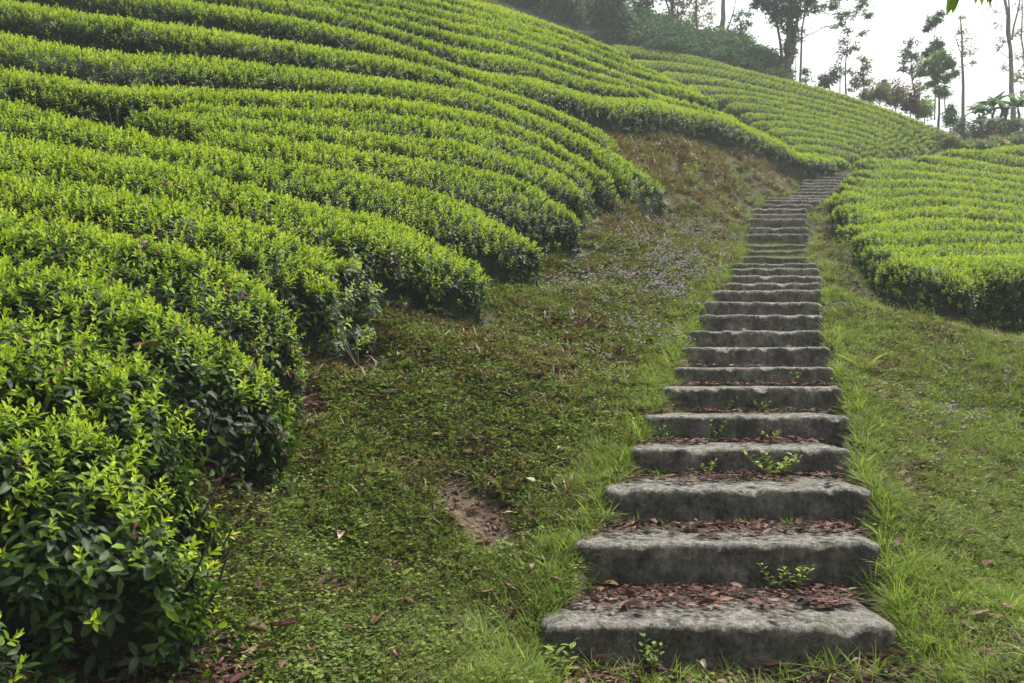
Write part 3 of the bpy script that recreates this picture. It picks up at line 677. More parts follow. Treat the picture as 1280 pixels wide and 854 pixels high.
# ------------------------------------------------------------------ stone stairs
stairs = empty('stone_staircase', (stp[0][0], stp[0][2], stp[0][3] - .2))
tag(stairs, 'weathered concrete and stone stairs climbing between the tea fields', 'stairs')
sb = np.array(stairs.location)
for i, (XL, XR, D, Z, r) in enumerate(stp):
    De = (stp[i + 1][2] if i + 1 < len(stp) else D + .8) + .12
    nxs = 90 if i < 8 else 40; nys = 9 if i < 8 else 6; nz = 9 if i < 8 else 5; W = XR - XL; hgt = r + .12
    # profile from the bottom front, up the face, round the nosing, along the tread
    prof = [(0, -hgt + hgt * k / nz) for k in range(nz)] + [(.006, -.012), (.02, -.003)] + [(.035 + (De - D - .035) * (k / nys), 0) for k in range(nys + 1)]
    prof = np.array(prof); t = np.linspace(0, 1, nxs)
    Xg = XL + W * t[:, None] + 0 * prof[:, 0]; Yg = D + prof[:, 0][None] + 0 * t[:, None]; Zg = Z + prof[:, 1][None] + 0 * t[:, None]
    edge = (np.clip(1 - np.minimum(t, 1 - t) * W / .06, 0, 1) ** 2)[:, None]
    nose = np.exp(-((prof[:, 0] / .05) ** 2) - ((prof[:, 1] / .05) ** 2))[None]
    sd_ = i * 13.7
    Yg = Yg + (.026 * (fbm(Xg * 1.0, Zg + sd_, .5, i, 3) - .5) + .024 * (fbm(Xg, Zg + sd_, .06, i + 3, 3) - .5)) * (prof[:, 0] < .3) + edge * .05 * (prof[:, 0] < .05)
    Zg = Zg + .010 * (fbm(Xg + sd_, Yg, .9, i + 9, 3) - .5) * (prof[:, 1] > -.05) + .012 * (fbm(Xg + sd_, Yg, .06, i + 1, 2) - .5) * (prof[:, 1] > -.05)
    Zg = Zg - nose * .045 * np.clip(fbm(Xg + sd_, Yg * 0, .13, i + 4, 4) * 3.4 - 1.9, 0, 1) - edge * .02 * (prof[:, 1] > -.02)
    if 16 <= i <= 18: Zg = Zg - .06 * nose * fbm(Xg + sd_, Yg * 0, .4, i, 2)
    n2 = len(prof); V = np.stack([Xg, Yg, Zg], -1).reshape(-1, 3); ii = np.arange(nxs * n2).reshape(nxs, n2)
    q = [tuple(v) for v in np.stack([ii[:-1, :-1], ii[1:, :-1], ii[1:, 1:], ii[:-1, 1:]], -1).reshape(-1, 4)]
    V = [tuple(v) for v in V]; paleness = list(np.repeat(1, 0))
    pz = prof[:, 1]; wv = np.where(pz > -.02, .55 + .12 * np.exp(-prof[:, 0] / .08), np.clip(.44 * np.exp(pz / .05), 0.10, 1)) ; wv[:] = np.clip(wv, 0, 1)  # palest at tread and nosing, darker down the riser face
    paleness = np.tile(wv, nxs); moss = np.full(nxs * n2, {15: .25, 16: .8, 17: 1.0, 18: .9, 19: .35}.get(i, .06 if i > 4 else .0)) * np.tile(np.where(pz > -.12, 1.0, .7), nxs)
    # closed ends, back and underside
    for col, flip in ((ii[0], True), (ii[-1], False)):
        b = len(V); V += [(V[col[-1]][0], De, Z - hgt)]; f = list(col) + [b]; q.append(tuple(int(c) for c in (f[::-1] if not flip else f)))
    bl, br = len(V) - 2, len(V) - 1
    q.append(tuple([int(c) for c in ii[:, -1][::-1]] + [bl, br])); q.append(tuple([int(c) for c in ii[:, 0]] + [br, bl]))
    paleness = np.r_[paleness, 0, 0]; moss = np.r_[moss, 0, 0]
    q = [tuple(int(c) for c in f) for f in q]
    me = mesh_np('step', [tuple(np.array(v) - sb) for v in V], q, M['stone'], True, {'paleness': paleness, 'moss': moss})
    o = link('step', me, stairs)
    if i in (16, 17, 18): o['label'] = 'moss-covered stone step with a broken edge'

# ------------------------------------------------------------------ weeds, grass, flowers and litter on the banks
def weed_lb(n, Ls, ages):
    s = LB(); az = U(0, 6.28)
    for k in range(n):
        az += 2.4 + U(-.4, .4); L = U(*Ls); r = U(0, .03); z = U(0, .03)
        s.leaf((r * math.cos(az), r * math.sin(az), z), rdir(45, 88, az), (0, 0, 1), L, L * U(.5, .72), U(*ages), .15, U(.0, .35))
    return s
def creeper_lb():
    s = LB(); p = Vector((-.05, 0, .008))
    for k in range(9):
        az = U(0, 6.28); L = U(.009, .017); s.leaf(p + Vector((U(-.012, .012), U(-.03, .03), U(.0, .02))), rdir(50, 90, az), (0, 0, 1), L * 1.15, L, U(.3, .9), .1, .1); p = p + Vector((.012, U(-.008, .008), U(-.002, .004)))
    return s
def tuft_lb(n, Ls, Wd, ages, spread=(5, 55), rr=.02):
    s = LB()
    for k in range(n):
        a = U(0, 6.28); r = U(0, rr); s.blade((r * math.cos(a), r * math.sin(a), -.01), rdir(*spread), U(*Ls), Wd * U(.7, 1.2), U(*ages), U(.2, .9), None)
    return s
weeds_c = proto_coll('broadleaf_weed', [weed_lb(random.randint(6, 10), (.018, .034), (.25, .85)) for _ in range(7)], [M['weed']])
creep_c = proto_coll('creeping_weed', [creeper_lb() for _ in range(6)], [M['weed']])
grass_c = proto_coll('grass_tuft', [tuft_lb(16, (.05, .13), .0035, (.35, .95)) for _ in range(6)], [M['grass']])
long_c = proto_coll('long_grass_tuft', [tuft_lb(16, (.12, .26), .005, (.5, 1.0), (3, 45), .03) for _ in range(5)], [M['grass']])
dry_c = proto_coll('dry_grass_tuft', [tuft_lb(14, (.04, .12), .0028, (.0, .4), (30, 85), .03) for _ in range(5)], [M['grass']])
rust_c = proto_coll('rusty_weed_tuft', [tuft_lb(16, (.05, .15), .010, (.0, .8), (10, 70), .05) for _ in range(5)], [M['rust']])
def flower_lb():
    s = LB()
    for k in range(3):
        a = U(0, 6.28); r = U(.01, .05); h = U(.06, .13); c = Vector((r * math.cos(a), r * math.sin(a), h)); s.stem((0, 0, 0), c, .001, .3, 1)
        for j in range(6): s.leaf(c, rdir(30, 80, j * 1.05), (0, 0, 1), .012, .009, U(0, 1), .1, 0)
    return s
flower_c = proto_coll('purple_flower', [flower_lb() for _ in range(5)], [M['petal'], M['weed']])
def frag_lb(n, rr, Ls, ages):
    s = LB()
    for k in range(n):
        a = U(0, 6.28); r = rr * math.sqrt(U(0, 1)); L = U(*Ls)
        s.leaf((r * math.cos(a), r * math.sin(a), U(.0, .012)), rdir(80, 96), (0, 0, 1), L, L * U(.35, .6), U(*ages), U(-.3, .4), U(-.2, .3))
    return s
frag_c = proto_coll('leaf_fragments', [frag_lb(5, .055, (.02, .08), (0, .95)) for _ in range(6)], [M['dead']])
straw_c = proto_coll('straw_bits', [tuft_lb(5, (.05, .12), .0025, (.0, .15), (80, 92), .05) for _ in range(4)], [M['grass']])

def cand(n, x0, x1, y0, y1, power=1.6):
    """random ground positions, thinning with distance"""
    t = rng.uniform(0, 1, n); a = 1 - power; y = ((y0 ** a) + t * (y1 ** a - y0 ** a)) ** (1 / a)
    px = rng.uniform(-90, 1370, n); x = (px - HX) * y / F
    k = (x > x0) & (x < x1); return x[k], y[k]
def zones(x, y):
    z = gz(x, y); px, py = proj(x, y, z); ins, _ = stair_at(x, y)
    xl = np.interp(y, [s[2] for s in stp], [s[0] for s in stp]); xr = np.interp(y, [s[2] for s in stp], [s[1] for s in stp])
    onst = (y > stp[0][2] - .04) & (y < stp[-1][2] + .8) & (x > xl) & (x < xr)
    dst = np.where(x < (xl + xr) / 2, xl - x, x - xr); left = x < (xl + xr) / 2
    bare = (patch_mask(px, py) < rng.uniform(.45, 1.5, len(px))) & (y < 8)
    return z, px, py, onst, dst, left, bare
def put(name, keep, x, y, z, coll, label, cat, smin, smax, grow=True, tilt=.2, sink=0.0, cap=1.9):
    m = np.where(keep)[0]; p = np.stack([x[m], y[m], z[m] - sink], 1); d = np.array([0, 0, 1.0]) + rng.normal(0, tilt, (len(m), 3)) * [1, 1, 0]
    sc = rng.uniform(smin, smax, len(m)) * (np.clip(1 + (p[:, 1] - 5) * .07, .9, cap) if grow else 1)
    o = scatter(name, p, euler_from_dir(d, rng.uniform(0, 6.28, len(m))), sc, rng.integers(0, len(coll.objects), len(m)), coll); tag(o, label, cat, kind='stuff'); return o
# one big pool of candidates, sorted into kinds of growth
x, y = cand(300000, -8, 30, 2.2, 31, 1.75)
z, px, py, onst, dst, left, bare = zones(x, y)
hd = in_hedge(x, y); foot = (y < stp[0][2]) & (y > 3.2) & (x > stp[0][0] - .05) & (x < stp[0][1] + .02); ok = ~onst & ~bare & ~hd & (y > 2.3) & ~(foot & (rng.uniform(0, 1, len(x)) < .9))
n1 = fbm(x, y, .9, 101); n2 = fbm(x, y, .35, 202); n3 = fbm(x, y, 2.2, 303); n4 = fbm(x, y, .6, 404); rr = rng.uniform(0, 1, len(x))
under = in_hedge(x, y, .28) & ~hd
upper = np.clip((y - 10.5) / 4, 0, 1) * left                     # the rusty dry part of the bank
sidegrass = np.clip(1.15 - dst / .55, 0, 1)
thin = np.clip((n2 - .30) * 6, .12, 1.0)                              # worn gaps
gl = left & ok; gr = ~left & ok
k_weed = gl & (dst > .1) & (rr < (.34 + .3 * (n1 > .5)) * thin * (1 - .85 * upper) * (1 - .6 * sidegrass)) & (y < 14)
put('broadleaf_weeds', k_weed & (n1 > .40), x, y, z, weeds_c, 'low green broadleaf weeds matting the left bank', 'weeds', .55, 1.15)
r2 = rng.uniform(0, 1, len(x))
big_c = proto_coll('large_weed', [weed_lb(random.randint(6, 9), (.035, .055), (.1, .6)) for _ in range(5)], [M['weed']])
put('large_weeds', gl & (y < 6.5) & (rr > .90 - .08 * (n4 > .5)) & (dst > .5) & (n1 > .42), x, y, z, big_c, 'larger dark-leaved weeds growing in patches low on the left bank', 'weeds', .7, 1.2)
put('creeping_weeds', ok & (r2 < np.where(left, .5 * (1 - .3 * upper), .34) * thin * np.where(y > 14, .5, 1)), x, y, z, creep_c, 'tiny-leaved creeping weeds spread over the banks', 'weeds', .8, 1.5)
r3 = rng.uniform(0, 1, len(x))
put('short_grass', (gl & (r3 < .05 + .45 * sidegrass + .25 * (n4 > .58))) | (gr & (r3 < (.24 + .30 * (n1 > .45)) * thin)), x, y, z, grass_c, 'short green grass growing on both banks', 'grass', .6, 1.15)
r4 = rng.uniform(0, 1, len(x))
put('long_grass', ok & (y > 3.2) & ((r4 < .10 * np.clip(1.1 - dst / .28, 0, 1)) | (gr & (r4 < .025) & (n4 > .5))), x, y, z, long_c, 'longer bright grass along the ends of the steps', 'grass', .5, .95, cap=1.3)
r5 = rng.uniform(0, 1, len(x))
put('dry_grass', (gl & (r5 < .14 + .30 * (n3 > .46) * (px > 460) + .35 * upper)) | (gr & (r5 < .14 + .30 * (n3 > .5) + .22 * (n1 < .42))), x, y, z, dry_c, 'straw-coloured dry grass between the green', 'dry grass', .7, 1.3)
r6 = rng.uniform(0, 1, len(x))
put('rusty_weeds', (gl & (r6 < .018 + .05 * (n3 < .45)) & (y > 4.5)) | gl & (y > 11) & (px > 760) & (r6 < upper * np.where(n1 > .54, .6, .12) * np.clip((320 - py) / 60, 0, 1)) & (dst > .3), x, y, z, rust_c, 'reddish-brown withered weeds on the upper bank', 'weeds', .6, 1.2)
fm = np.exp(-(((px - 850) / 60) ** 2 + ((py - 300) / 55) ** 2)) + .6 * np.exp(-(((px - 800) / 90) ** 2 + ((py - 370) / 50) ** 2)) + .05 * np.exp(-(((px - 1160) / 80) ** 2 + ((py - 520) / 60) ** 2))
r7 = rng.uniform(0, 1, len(x))
put('purple_flowers', ok & (r7 < fm * np.where(n4 > .5, .4, .06)), x, y, z, flower_c, 'small pale purple wildflowers scattered over the bank', 'wildflowers', .8, 1.25, cap=1.4)
r8 = rng.uniform(0, 1, len(x))
put('leaf_fragments', ((ok | (hd & (y < 7))) & (r8 < .12 + .38 * (n2 < .43) * (px < 1000) + .2 * (n2 < .4) + .10 * (n1 < .4) + .12 * under)) | (bare & (y < 8) & (r8 < .012)), x, y, z + .012, frag_c, 'crumbled brown leaf bits lying in the weeds', 'leaf litter', .5, 1.2)
put('straw_bits', (ok & (r8 > .965)), x, y, z + .02, straw_c, 'thin dry stalks lying over the grass', 'dry stalks', .6, 1.3)
# the dark hollow and gaps under hedges get sparse weeds
put('shade_weeds', hd & (y < 11) & (r2 < .12), x, y, z, weeds_c, 'sparse weeds in the shade under the near hedges', 'weeds', .5, .9)
# litter on the treads
tx, ty, tz = [], [], []
for i, (XL, XR, D, Z, r) in enumerate(stp[:-1]):
    De = stp[i + 1][2]; n = int((XR - XL) * (De - D) * (380 if i < 4 else 230 if i < 6 else 60 if i < 12 else 25))
    yy = De - .01 - (De - D) * rng.beta(1.0, 3.2, n); xx = rng.uniform(XL + .02, XR - .02, n)
    kk = fbm(xx, yy, .25, 40 + i, 2) > rng.uniform(.25, .6, n); xx, yy = xx[kk], yy[kk]; n = len(xx)
    tx.append(xx); ty.append(yy); tz.append(np.full(n, Z + .012) + rng.uniform(0, .012, n))
n = 260; tx.append(rng.uniform(stp[0][0] - .1, stp[0][1] + .1, n)); ty.append(stp[0][2] - rng.beta(1, 2.2, n) * .3 - .02); tz.append(gz(tx[-1], ty[-1]) + .02)
tx, ty, tz = map(np.concatenate, (tx, ty, tz))
o = put('tread_litter', np.ones(len(tx), bool), tx, ty, tz, frag_c, 'crumbled reddish-brown leaf litter along the backs of the treads', 'leaf litter', .6, 1.15, grow=False, tilt=.12)
gx, gy, gz_ = [], [], []
for i, n in ((0, 30), (1, 30), (2, 26), (3, 40), (4, 40), (5, 26), (6, 20), (13, 30), (14, 60), (15, 150), (16, 260), (17, 260), (18, 200), (19, 60), (20, 30)):
    XL, XR, D, Z, r = stp[i]; De = stp[i + 1][2]; xx = rng.uniform(XL, XR, n); yy = De - .02 - (De - D) * (rng.beta(1, 3, n) * .4 if i < 13 else rng.uniform(.0, .9, n)); kk = fbm(xx, yy, .22, 70 + i, 2) > (.45 if i < 13 else .35); gx.append(xx[kk]); gy.append(yy[kk]); gz_.append(np.full(kk.sum(), Z))
gx, gy, gz_ = map(np.concatenate, (gx, gy, gz_))
put('tread_grass', np.ones(len(gx), bool), gx, gy, gz_, grass_c, 'short grass sprouting on the treads, thickest on the mossy broken steps', 'grass', .5, .85, grow=False, sink=.01)
# soil crumbs on the bare patch
def clod_lb():
    s = LB(); ph = [(1, 1, 1), (-1, -1, 1), (-1, 1, -1), (1, -1, -1), (1.2, 0, 0), (0, 1.1, 0)]
    vs = [(U(-1, 1), U(-1, 1), U(-.6, .8)) for _ in range(7)]
    import bmesh
    bm = bmesh.new(); bmesh.ops.create_icosphere(bm, subdivisions=1, radius=.011)
    for v in bm.verts: v.co *= U(.7, 1.25)
    bm.verts.ensure_lookup_table(); s.v = [v.co.copy() for v in bm.verts]; s.f = [tuple(v.index for v in f.verts) for f in bm.faces]; s.a = [.5] * len(s.v); s.mi = [0] * len(s.f); bm.free(); return s
m_clod, n_, b_, L_ = new_mat('soil_crumb'); cr = ramp(n_, [(0, (0.07, 0.047, 0.03)), (1, (0.20, 0.145, 0.10))]); oi = n_.nodes.new('ShaderNodeObjectInfo'); L_(oi.outputs['Random'], cr.inputs[0]); L_(cr.outputs[0], b_.inputs['Base Color']); b_.inputs['Roughness'].default_value = 1
clod_c = proto_coll('soil_crumb', [clod_lb() for _ in range(4)], [m_clod])
xb = rng.uniform(-1.6, .8, 9000); yb = rng.uniform(3.6, 6.4, 9000); zb, pxb, pyb, _, _, _, _ = zones(xb, yb); kb = patch_mask(pxb, pyb) < 1.45 - .5 * rng.uniform(0, 1, 9000)
zb = zb - .045 * np.clip(1.5 - patch_mask(pxb, pyb), 0, 1) + .025
put('soil_crumbs', kb, xb, yb, zb, clod_c, 'loose crumbs of brown earth on the worn patch', 'soil', .35, 1.3, grow=False)

# ------------------------------------------------------------------ fallen leaves one by one
def dead_lb(L, W, fold, curl, twist):
    s = LB(); N = 8; rows = []
    for i in range(N + 1):
        t = i / N; wv = W * .5 * (math.sin(math.pi * min(1, t * .96 + .02)) ** .75) * (1 - .15 * t); xx = L * (t - .5); zz = curl * L * math.sin(math.pi * t) * .5
        for k in (-1, -.5, 0, .5, 1):
            a = fold * abs(k) * 1.5; yy = wv * k * math.cos(a * .6); z2 = zz + wv * abs(k) * math.sin(a) + twist * k * (t - .5) * W + U(-.001, .001)
            s.v.append(Vector((xx, yy, z2 + .004))); s.a.append(.5 + .25 * abs(k) + U(-.12, .12) - (.3 if k == 0 else 0))
    for i in range(N):
        for k in range(4): a = i * 5 + k; s.f.append((a, a + 5, a + 6, a + 1)); s.mi.append(0)
    s.stem((-L * .5, 0, .004), (-L * .72, U(-.01, .01), .008), .0015, .2, 0)
    return s
dead_me = [dead_lb(U(.075, .11), U(.032, .05), U(-.2, .9), U(-.3, .4), U(-.5, .5)).mesh('fallen_leaf', [M['dead']]) for _ in range(9)]
pale_me = [dead_lb(U(.06, .10), U(.03, .045), U(-.2, .9), U(-.2, .4), U(-.5, .5)).mesh('fallen_leaf', [M['dead_pale']]) for _ in range(4)]
def leaf_obj(X, Y, Z, me, sc, label, group=None, rot=None):
    o = link('fallen_leaf', me, None, (X, Y, Z)); o.rotation_euler = rot or (U(-.35, .35), U(-.35, .35), U(0, 6.28)); o.scale = (sc,) * 3
    return tag(o, label, 'fallen leaf', group)
for i, cnt in enumerate((26, 26, 18, 14, 8, 5)):
    XL, XR, D, Z, r = stp[i]; De = stp[i + 1][2]
    for k in range(cnt):
        leaf_obj(U(XL + .05, XR - .05), De - .02 - (De - D) * .62 * U(0, 1) ** 1.5, Z + U(.012, .03), random.choice(dead_me), U(.6, 1.0),
                 'curled brown leaf in the litter heaped on the %s step from the bottom' % ORD[i], 'dead leaves on the %s step' % ORD[i])
for k in range(38):
    X = U(stp[0][0] - .05, stp[0][1] + .05); Y = stp[0][2] - U(.02, .3); leaf_obj(X, Y, float(gz(X, Y)) + .03, random.choice(dead_me), U(.7, 1.15), 'brown leaf in the litter in front of the lowest step', 'dead leaves before the lowest step')
def on_ground(px, py, D0=2, D1=30):
    Ds = np.linspace(D0, D1, 3000); X = (px - HX) * Ds / F; Z = EYE + (HY - py) * Ds / F; g_ = gz(X, Ds); k = np.where(Z <= g_)[0]
    k = k[0] if len(k) else int(np.argmin(np.abs(Z - g_))); return float(X[k]), float(Ds[k]), float(g_[k])
for (a, b, s_, me, lab, rot) in [
    (748, 829, 1.5, dead_me[0], 'largest brown fallen leaf, curled up at the foot of the lowest step', (.3, -.5, .9)),
    (619, 764, 1.15, dead_me[3], 'dark brown leaf standing on edge in the grass left of the lowest step', (1.1, .3, .5)),
    (583, 814, .9, dead_me[4], 'small brown leaf on the grass near the bottom edge, leftmost of a pair', None),
    (602, 830, .8, dead_me[5], 'small brown leaf on the grass near the bottom edge, right one of a pair', None),
    (385, 668, 1.5, dead_me[6], 'broad purplish-brown leaf in the weeds left of the bare earth', (.6, .1, 2.1)),
    (405, 726, 1.1, dead_me[7], 'long brown leaf lying flat in the dark weeds below the purplish one', (.1, .1, .2)),
    (650, 722, .9, pale_me[1], 'pale tan leaf on the grass beside the second step', None),
    (562, 657, 1.0, dead_me[1], 'reddish curled leaf at the lower left rim of the bare earth', (.5, .3, 1.7)),
    (640, 548, .8, dead_me[2], 'brown leaf on the mossy bank above the bare earth', None),
    (1250, 786, 1.1, dead_me[8], 'flat brown leaf in the grass at the right edge of the picture', (.1, .2, .3)),
    (1160, 718, .9, dead_me[0], 'curled brown leaf on the right verge level with the second step', None),
    (1255, 702, .9, dead_me[3], 'brown leaf on the right verge above the flat one', None),
    (1120, 640, .8, dead_me[2], 'brown leaf in the grass just right of the third step', None),
    (1048, 590, .9, dead_me[5], 'tan-brown leaf leaning at the right end of the fourth step', (.5, .3, .6))]:
    X, Y, Z = on_ground(a, b); leaf_obj(X, Y, Z + .03, me, s_, lab, None, rot)
X, Y, Z = stp[0][0] + .35, stp[1][2] - .06, stp[0][3] + .03
leaf_obj(X, Y, Z, dead_lb(.09, .042, .3, .2, .1).mesh('fallen_leaf', [M['dead_orange']]), 1.0, 'orange and grey leaf lying at the back of the lowest tread', None, (.25, -.1, -.5))
cnt = 0
while cnt < 190:
    a, b = U(300, 1280), U(420, 850); X, Y, Z = on_ground(a, b); zz, _, _, on, ds, lf, br = zones(np.array([X]), np.array([Y]))
    if on[0] or in_hedge(np.array([X]), np.array([Y]), .02)[0] or (lf[0] and U(0, 1) < .2): continue
    left_ = bool(lf[0]); pale = U(0, 1) < .2
    leaf_obj(X, Y, Z + U(.035, .06), random.choice(pale_me if pale else dead_me), U(.7, 1.25),
             '%s fallen leaf lying in the %s' % ('pale tan' if pale else 'brown', 'weeds of the left bank' if left_ else 'grass right of the stairs'),
             '%s leaves scattered %s' % ('pale' if pale else 'brown', 'over the left bank' if left_ else 'over the right verge')); cnt += 1

# pale scrap on the bank and two white pebbles
def stone(name, px_, py_, size, label, cat, mat):
    import bmesh
    bm = bmesh.new(); bmesh.ops.create_icosphere(bm, subdivisions=3, radius=1)
    for v in bm.verts:
        k = .8 + .4 * float(vnoise(v.co.x * 2 + 9 + px_, v.co.y * 2 + v.co.z * 3, .9, 3)); v.co = Vector((v.co.x * size[0] * k, v.co.y * size[1] * k, v.co.z * size[2] * k))
    me = bpy.data.meshes.new(name); bm.to_mesh(me); bm.free(); me.materials.append(mat); X, Y, Z = on_ground(px_, py_); o = link(name, me, None, (X, Y, Z + size[2] * .6)); o.rotation_euler = (U(-.1, .1), -.1, U(-.3, .3)); tag(o, label, cat)
m_w, n_, b_, L_ = new_mat('pale_stone'); t = nnoise(n_, 40, 5, .6); rp = ramp(n_, [(.3, (.38, .36, .32)), (.7, (.62, .60, .55))]); L_(t.outputs['Fac'], rp.inputs[0]); L_(rp.outputs[0], b_.inputs['Base Color']); b_.inputs['Roughness'].default_value = .8
stone('flat_stone', 779, 456, (.085, .045, .02), 'flat whitish stone on the left bank beside the seventh step', 'stone', m_w)
stone('pebble', 1219, 762, (.014, .012, .010), 'small white pebble in the grass at lower right, left one of two', 'pebble', m_w)
stone('pebble', 1239, 761, (.018, .013, .011), 'small white pebble in the grass at lower right, right one of two', 'pebble', m_w)
stone('pebble', 1082, 312, (.06, .045, .03), 'white pebble on the verge below the right tea hedges', 'pebble', m_w)

# ------------------------------------------------------------------ single plants on and by the stairs
def plant(name, X, Y, Z, lb, mats, label, cat, sc=1.0, group=None):
    o = link(name, lb.mesh(name, mats), None, (X, Y, Z)); o.scale = (sc,) * 3; o.rotation_euler = (0, 0, U(0, 6)); return tag(o, label, cat, group)
def leafy(nst, h, L, ages=(.45, .95), spread=.05):
    s = LB()
    for j in range(nst):
        a = U(0, 6.28); tip = Vector((math.cos(a) * spread * U(.3, 1.3), math.sin(a) * spread * U(.3, 1.3), h * U(.6, 1))); s.stem((0, 0, -.02), tip, .0016, .4, 0); az = U(0, 6.28)
        for k in range(9):
            t = .15 + .85 * k / 8; az += 2.4; l = L * U(.7, 1.1); s.leaf(tip * t, rdir(40, 80, az), (0, 0, 1), l, l * .5, U(*ages), .2, U(.1, .3), 3)
    return s
def at_step(i, px_): XL, XR, D, Z, r = stp[i]; return (px_ - HX) * D / F, D - U(.04, .07), (stp[i - 1][3] if i else Z - r) + .005
SP = [(0, 705, leafy(5, .10, .038), 'pale-leaved weed at the left foot of the lowest step'), (0, 815, leafy(4, .12, .032), 'bright upright weed against the middle of the lowest step'),
      (1, 965, leafy(3, .09, .026), 'small weed against the second step, left of centre gap'), (1, 990, leafy(4, .09, .026), 'weed pair growing at the right foot of the second step'),
      (3, 962, leafy(11, .11, .03, spread=.13), 'widest clump of leafy weeds, across the fourth step'), (3, 882, leafy(4, .07, .02), 'weed at the left foot of the fourth step beside the dry root'),
      (4, 832, leafy(7, .09, .024, spread=.08), 'weed clump at the left foot of the fifth step'), (4, 895, leafy(6, .10, .022, spread=.06), 'taller weed at the middle of the fifth step'),
      (4, 960, leafy(6, .07, .022, spread=.06), 'low weed on the right half of the fifth step'), (5, 950, leafy(5, .06, .022, spread=.05), 'small weed below the middle of the sixth step'), (5, 905, leafy(4, .08, .02), 'small weed below the left of the sixth step'),
      (6, 990, leafy(5, .10, .022), 'weed hanging at the right of the seventh step')]
for (i, px_, lb, lab) in SP:
    X, Y, Z = at_step(i, px_); plant('weed_plant', X, Y - .02, Z, lb, [M['weed']], lab, 'weed', 1.5 if i else 1.3, 'leafy weeds rooted on the steps')
for (i, px_, n, h, lab) in [(0, 1032, 26, .22, 'large spreading grass tuft in front of the lowest step'), (0, 740, 14, .15, 'grass tuft at the left end of the lowest step'), (1, 1085, 22, .24, 'tall grass tuft at the right end of the second step'),
                    (1, 735, 22, .18, 'lush grass tuft at the left end of the second step'), (2, 985, 16, .13, 'thin grass tuft against the right half of the third step'), (2, 790, 18, .14, 'grass tuft at the left end of the third step'),
                    (2, 930, 12, .10, 'sparse low grass tuft against the middle of the third step'), (3, 820, 14, .11, 'grass tuft at the left end of the fourth step'), (5, 1052, 16, .2, 'grass tuft at the right end of the sixth step')]:
    X, Y, Z = at_step(i, px_); plant('grass_tuft', X, Y, Z, tuft_lb(n * 2, (h * .5, h), .0045, (.5, 1.0), (5, 70), .035), [M['grass']], lab, 'grass tuft', 1.25, 'grass tufts rooted at the steps')
# dry curled root on the fourth step
s_ = LB(); X, Y, Z = at_step(3, 885)
for k in range(5):
    p = Vector((U(-.06, .02), 0, .0)); a = U(.2, 1.2)
    for j in range(9): q_ = p + Vector((.016 * math.cos(a), U(-.004, .004), .016 * math.sin(a))); s_.stem(p, q_, .0018, .05, 0); p = q_; a -= U(.1, .5)
plant('dry_root', X, Y - .03, Z, s_, [M['grass']], 'curled dry straw-coloured root on the fourth step', 'root').rotation_euler = (0, 0, 0)
# fern right of the stairs, leafy shrubs on the upper bank
def fern_lb(nf, Lf):
    s = LB()
    for j in range(nf):
        a = j * 6.28 / nf + U(-.3, .3); d = rdir(18, 50, a); h = Vector((math.cos(a), math.sin(a), 0)); prev = Vector((0, 0, 0)); side = Vector((-h.y, h.x, 0))
        for k in range(1, 15):
            t = k / 14; p = d * (Lf * t) + h * (.28 * Lf * t * t) - Vector((0, 0, .30 * Lf * t * t)); s.stem(prev, p, .0022 * (1.1 - t), .5, 0); prev = p; l = Lf * .24 * math.sin(math.pi * min(1, t * .8 + .16)) + .01
            for sg in (-1, 1): s.leaf(p, side * sg + d * .45, (0, 0, 1), l, l * .28, U(.55, .95), .1, .2)
    return s
X, Y, Z = on_ground(1078, 470); plant('fern', X, Y, Z, fern_lb(7, .34), [M['weed']], 'light green fern on the verge right of the eighth step', 'fern')
X, Y, Z = on_ground(1106, 488); plant('fern', X, Y, Z, fern_lb(5, .22), [M['grass']], 'yellowing fern frond low beside the light green fern', 'fern')
for (a, b, n, h, L, lab) in [(862, 232, 9, .45, .10, 'pale leafy shrub standing in the rusty weeds of the upper bank'), (866, 248, 6, .28, .08, 'small yellow-green plant just below the pale leafy shrub'), (1250, 190, 12, .8, .16, 'pale bush behind the right tea hedges at the edge of the picture'),
                    (792, 176, 6, .3, .08, 'weedy plant at the end of the tea hedge above the rusty bank')]:
    X, Y, Z = on_ground(a, b); plant('leafy_shrub', X, Y, Z, leafy(n, h, L, (.6, 1.0), h * .45), [M['weed']], lab, 'shrub')

# ------------------------------------------------------------------ trees beyond the fields
def tube(bmv, bmf, pts, r0, r1, sides=7):
    pts = [Vector(p) for p in pts]; o = len(bmv); n = len(pts)
    for i, p in enumerate(pts):
        d = (pts[min(i + 1, n - 1)] - pts[max(i - 1, 0)]).normalized(); xx = d.cross(Vector((.3, 1, .1))).normalized(); yy = d.cross(xx); r_ = r0 + (r1 - r0) * i / (n - 1)
        for k in range(sides): a = 6.2832 * k / sides; bmv.append(tuple(p + xx * (r_ * math.cos(a)) + yy * (r_ * math.sin(a))))
    for i in range(n - 1):
        for k in range(sides): a, b = o + i * sides + k, o + i * sides + (k + 1) % sides; bmf.append((a, b, b + sides, a + sides))
def wiggle(a, b, n, amp):
    a, b = Vector(a), Vector(b); L = (b - a).length; out = [a]
    for i in range(1, n): out.append(a.lerp(b, i / n) + Vector((U(-1, 1), U(-1, 1), U(-.5, .5))) * amp * L)
    return out + [b]
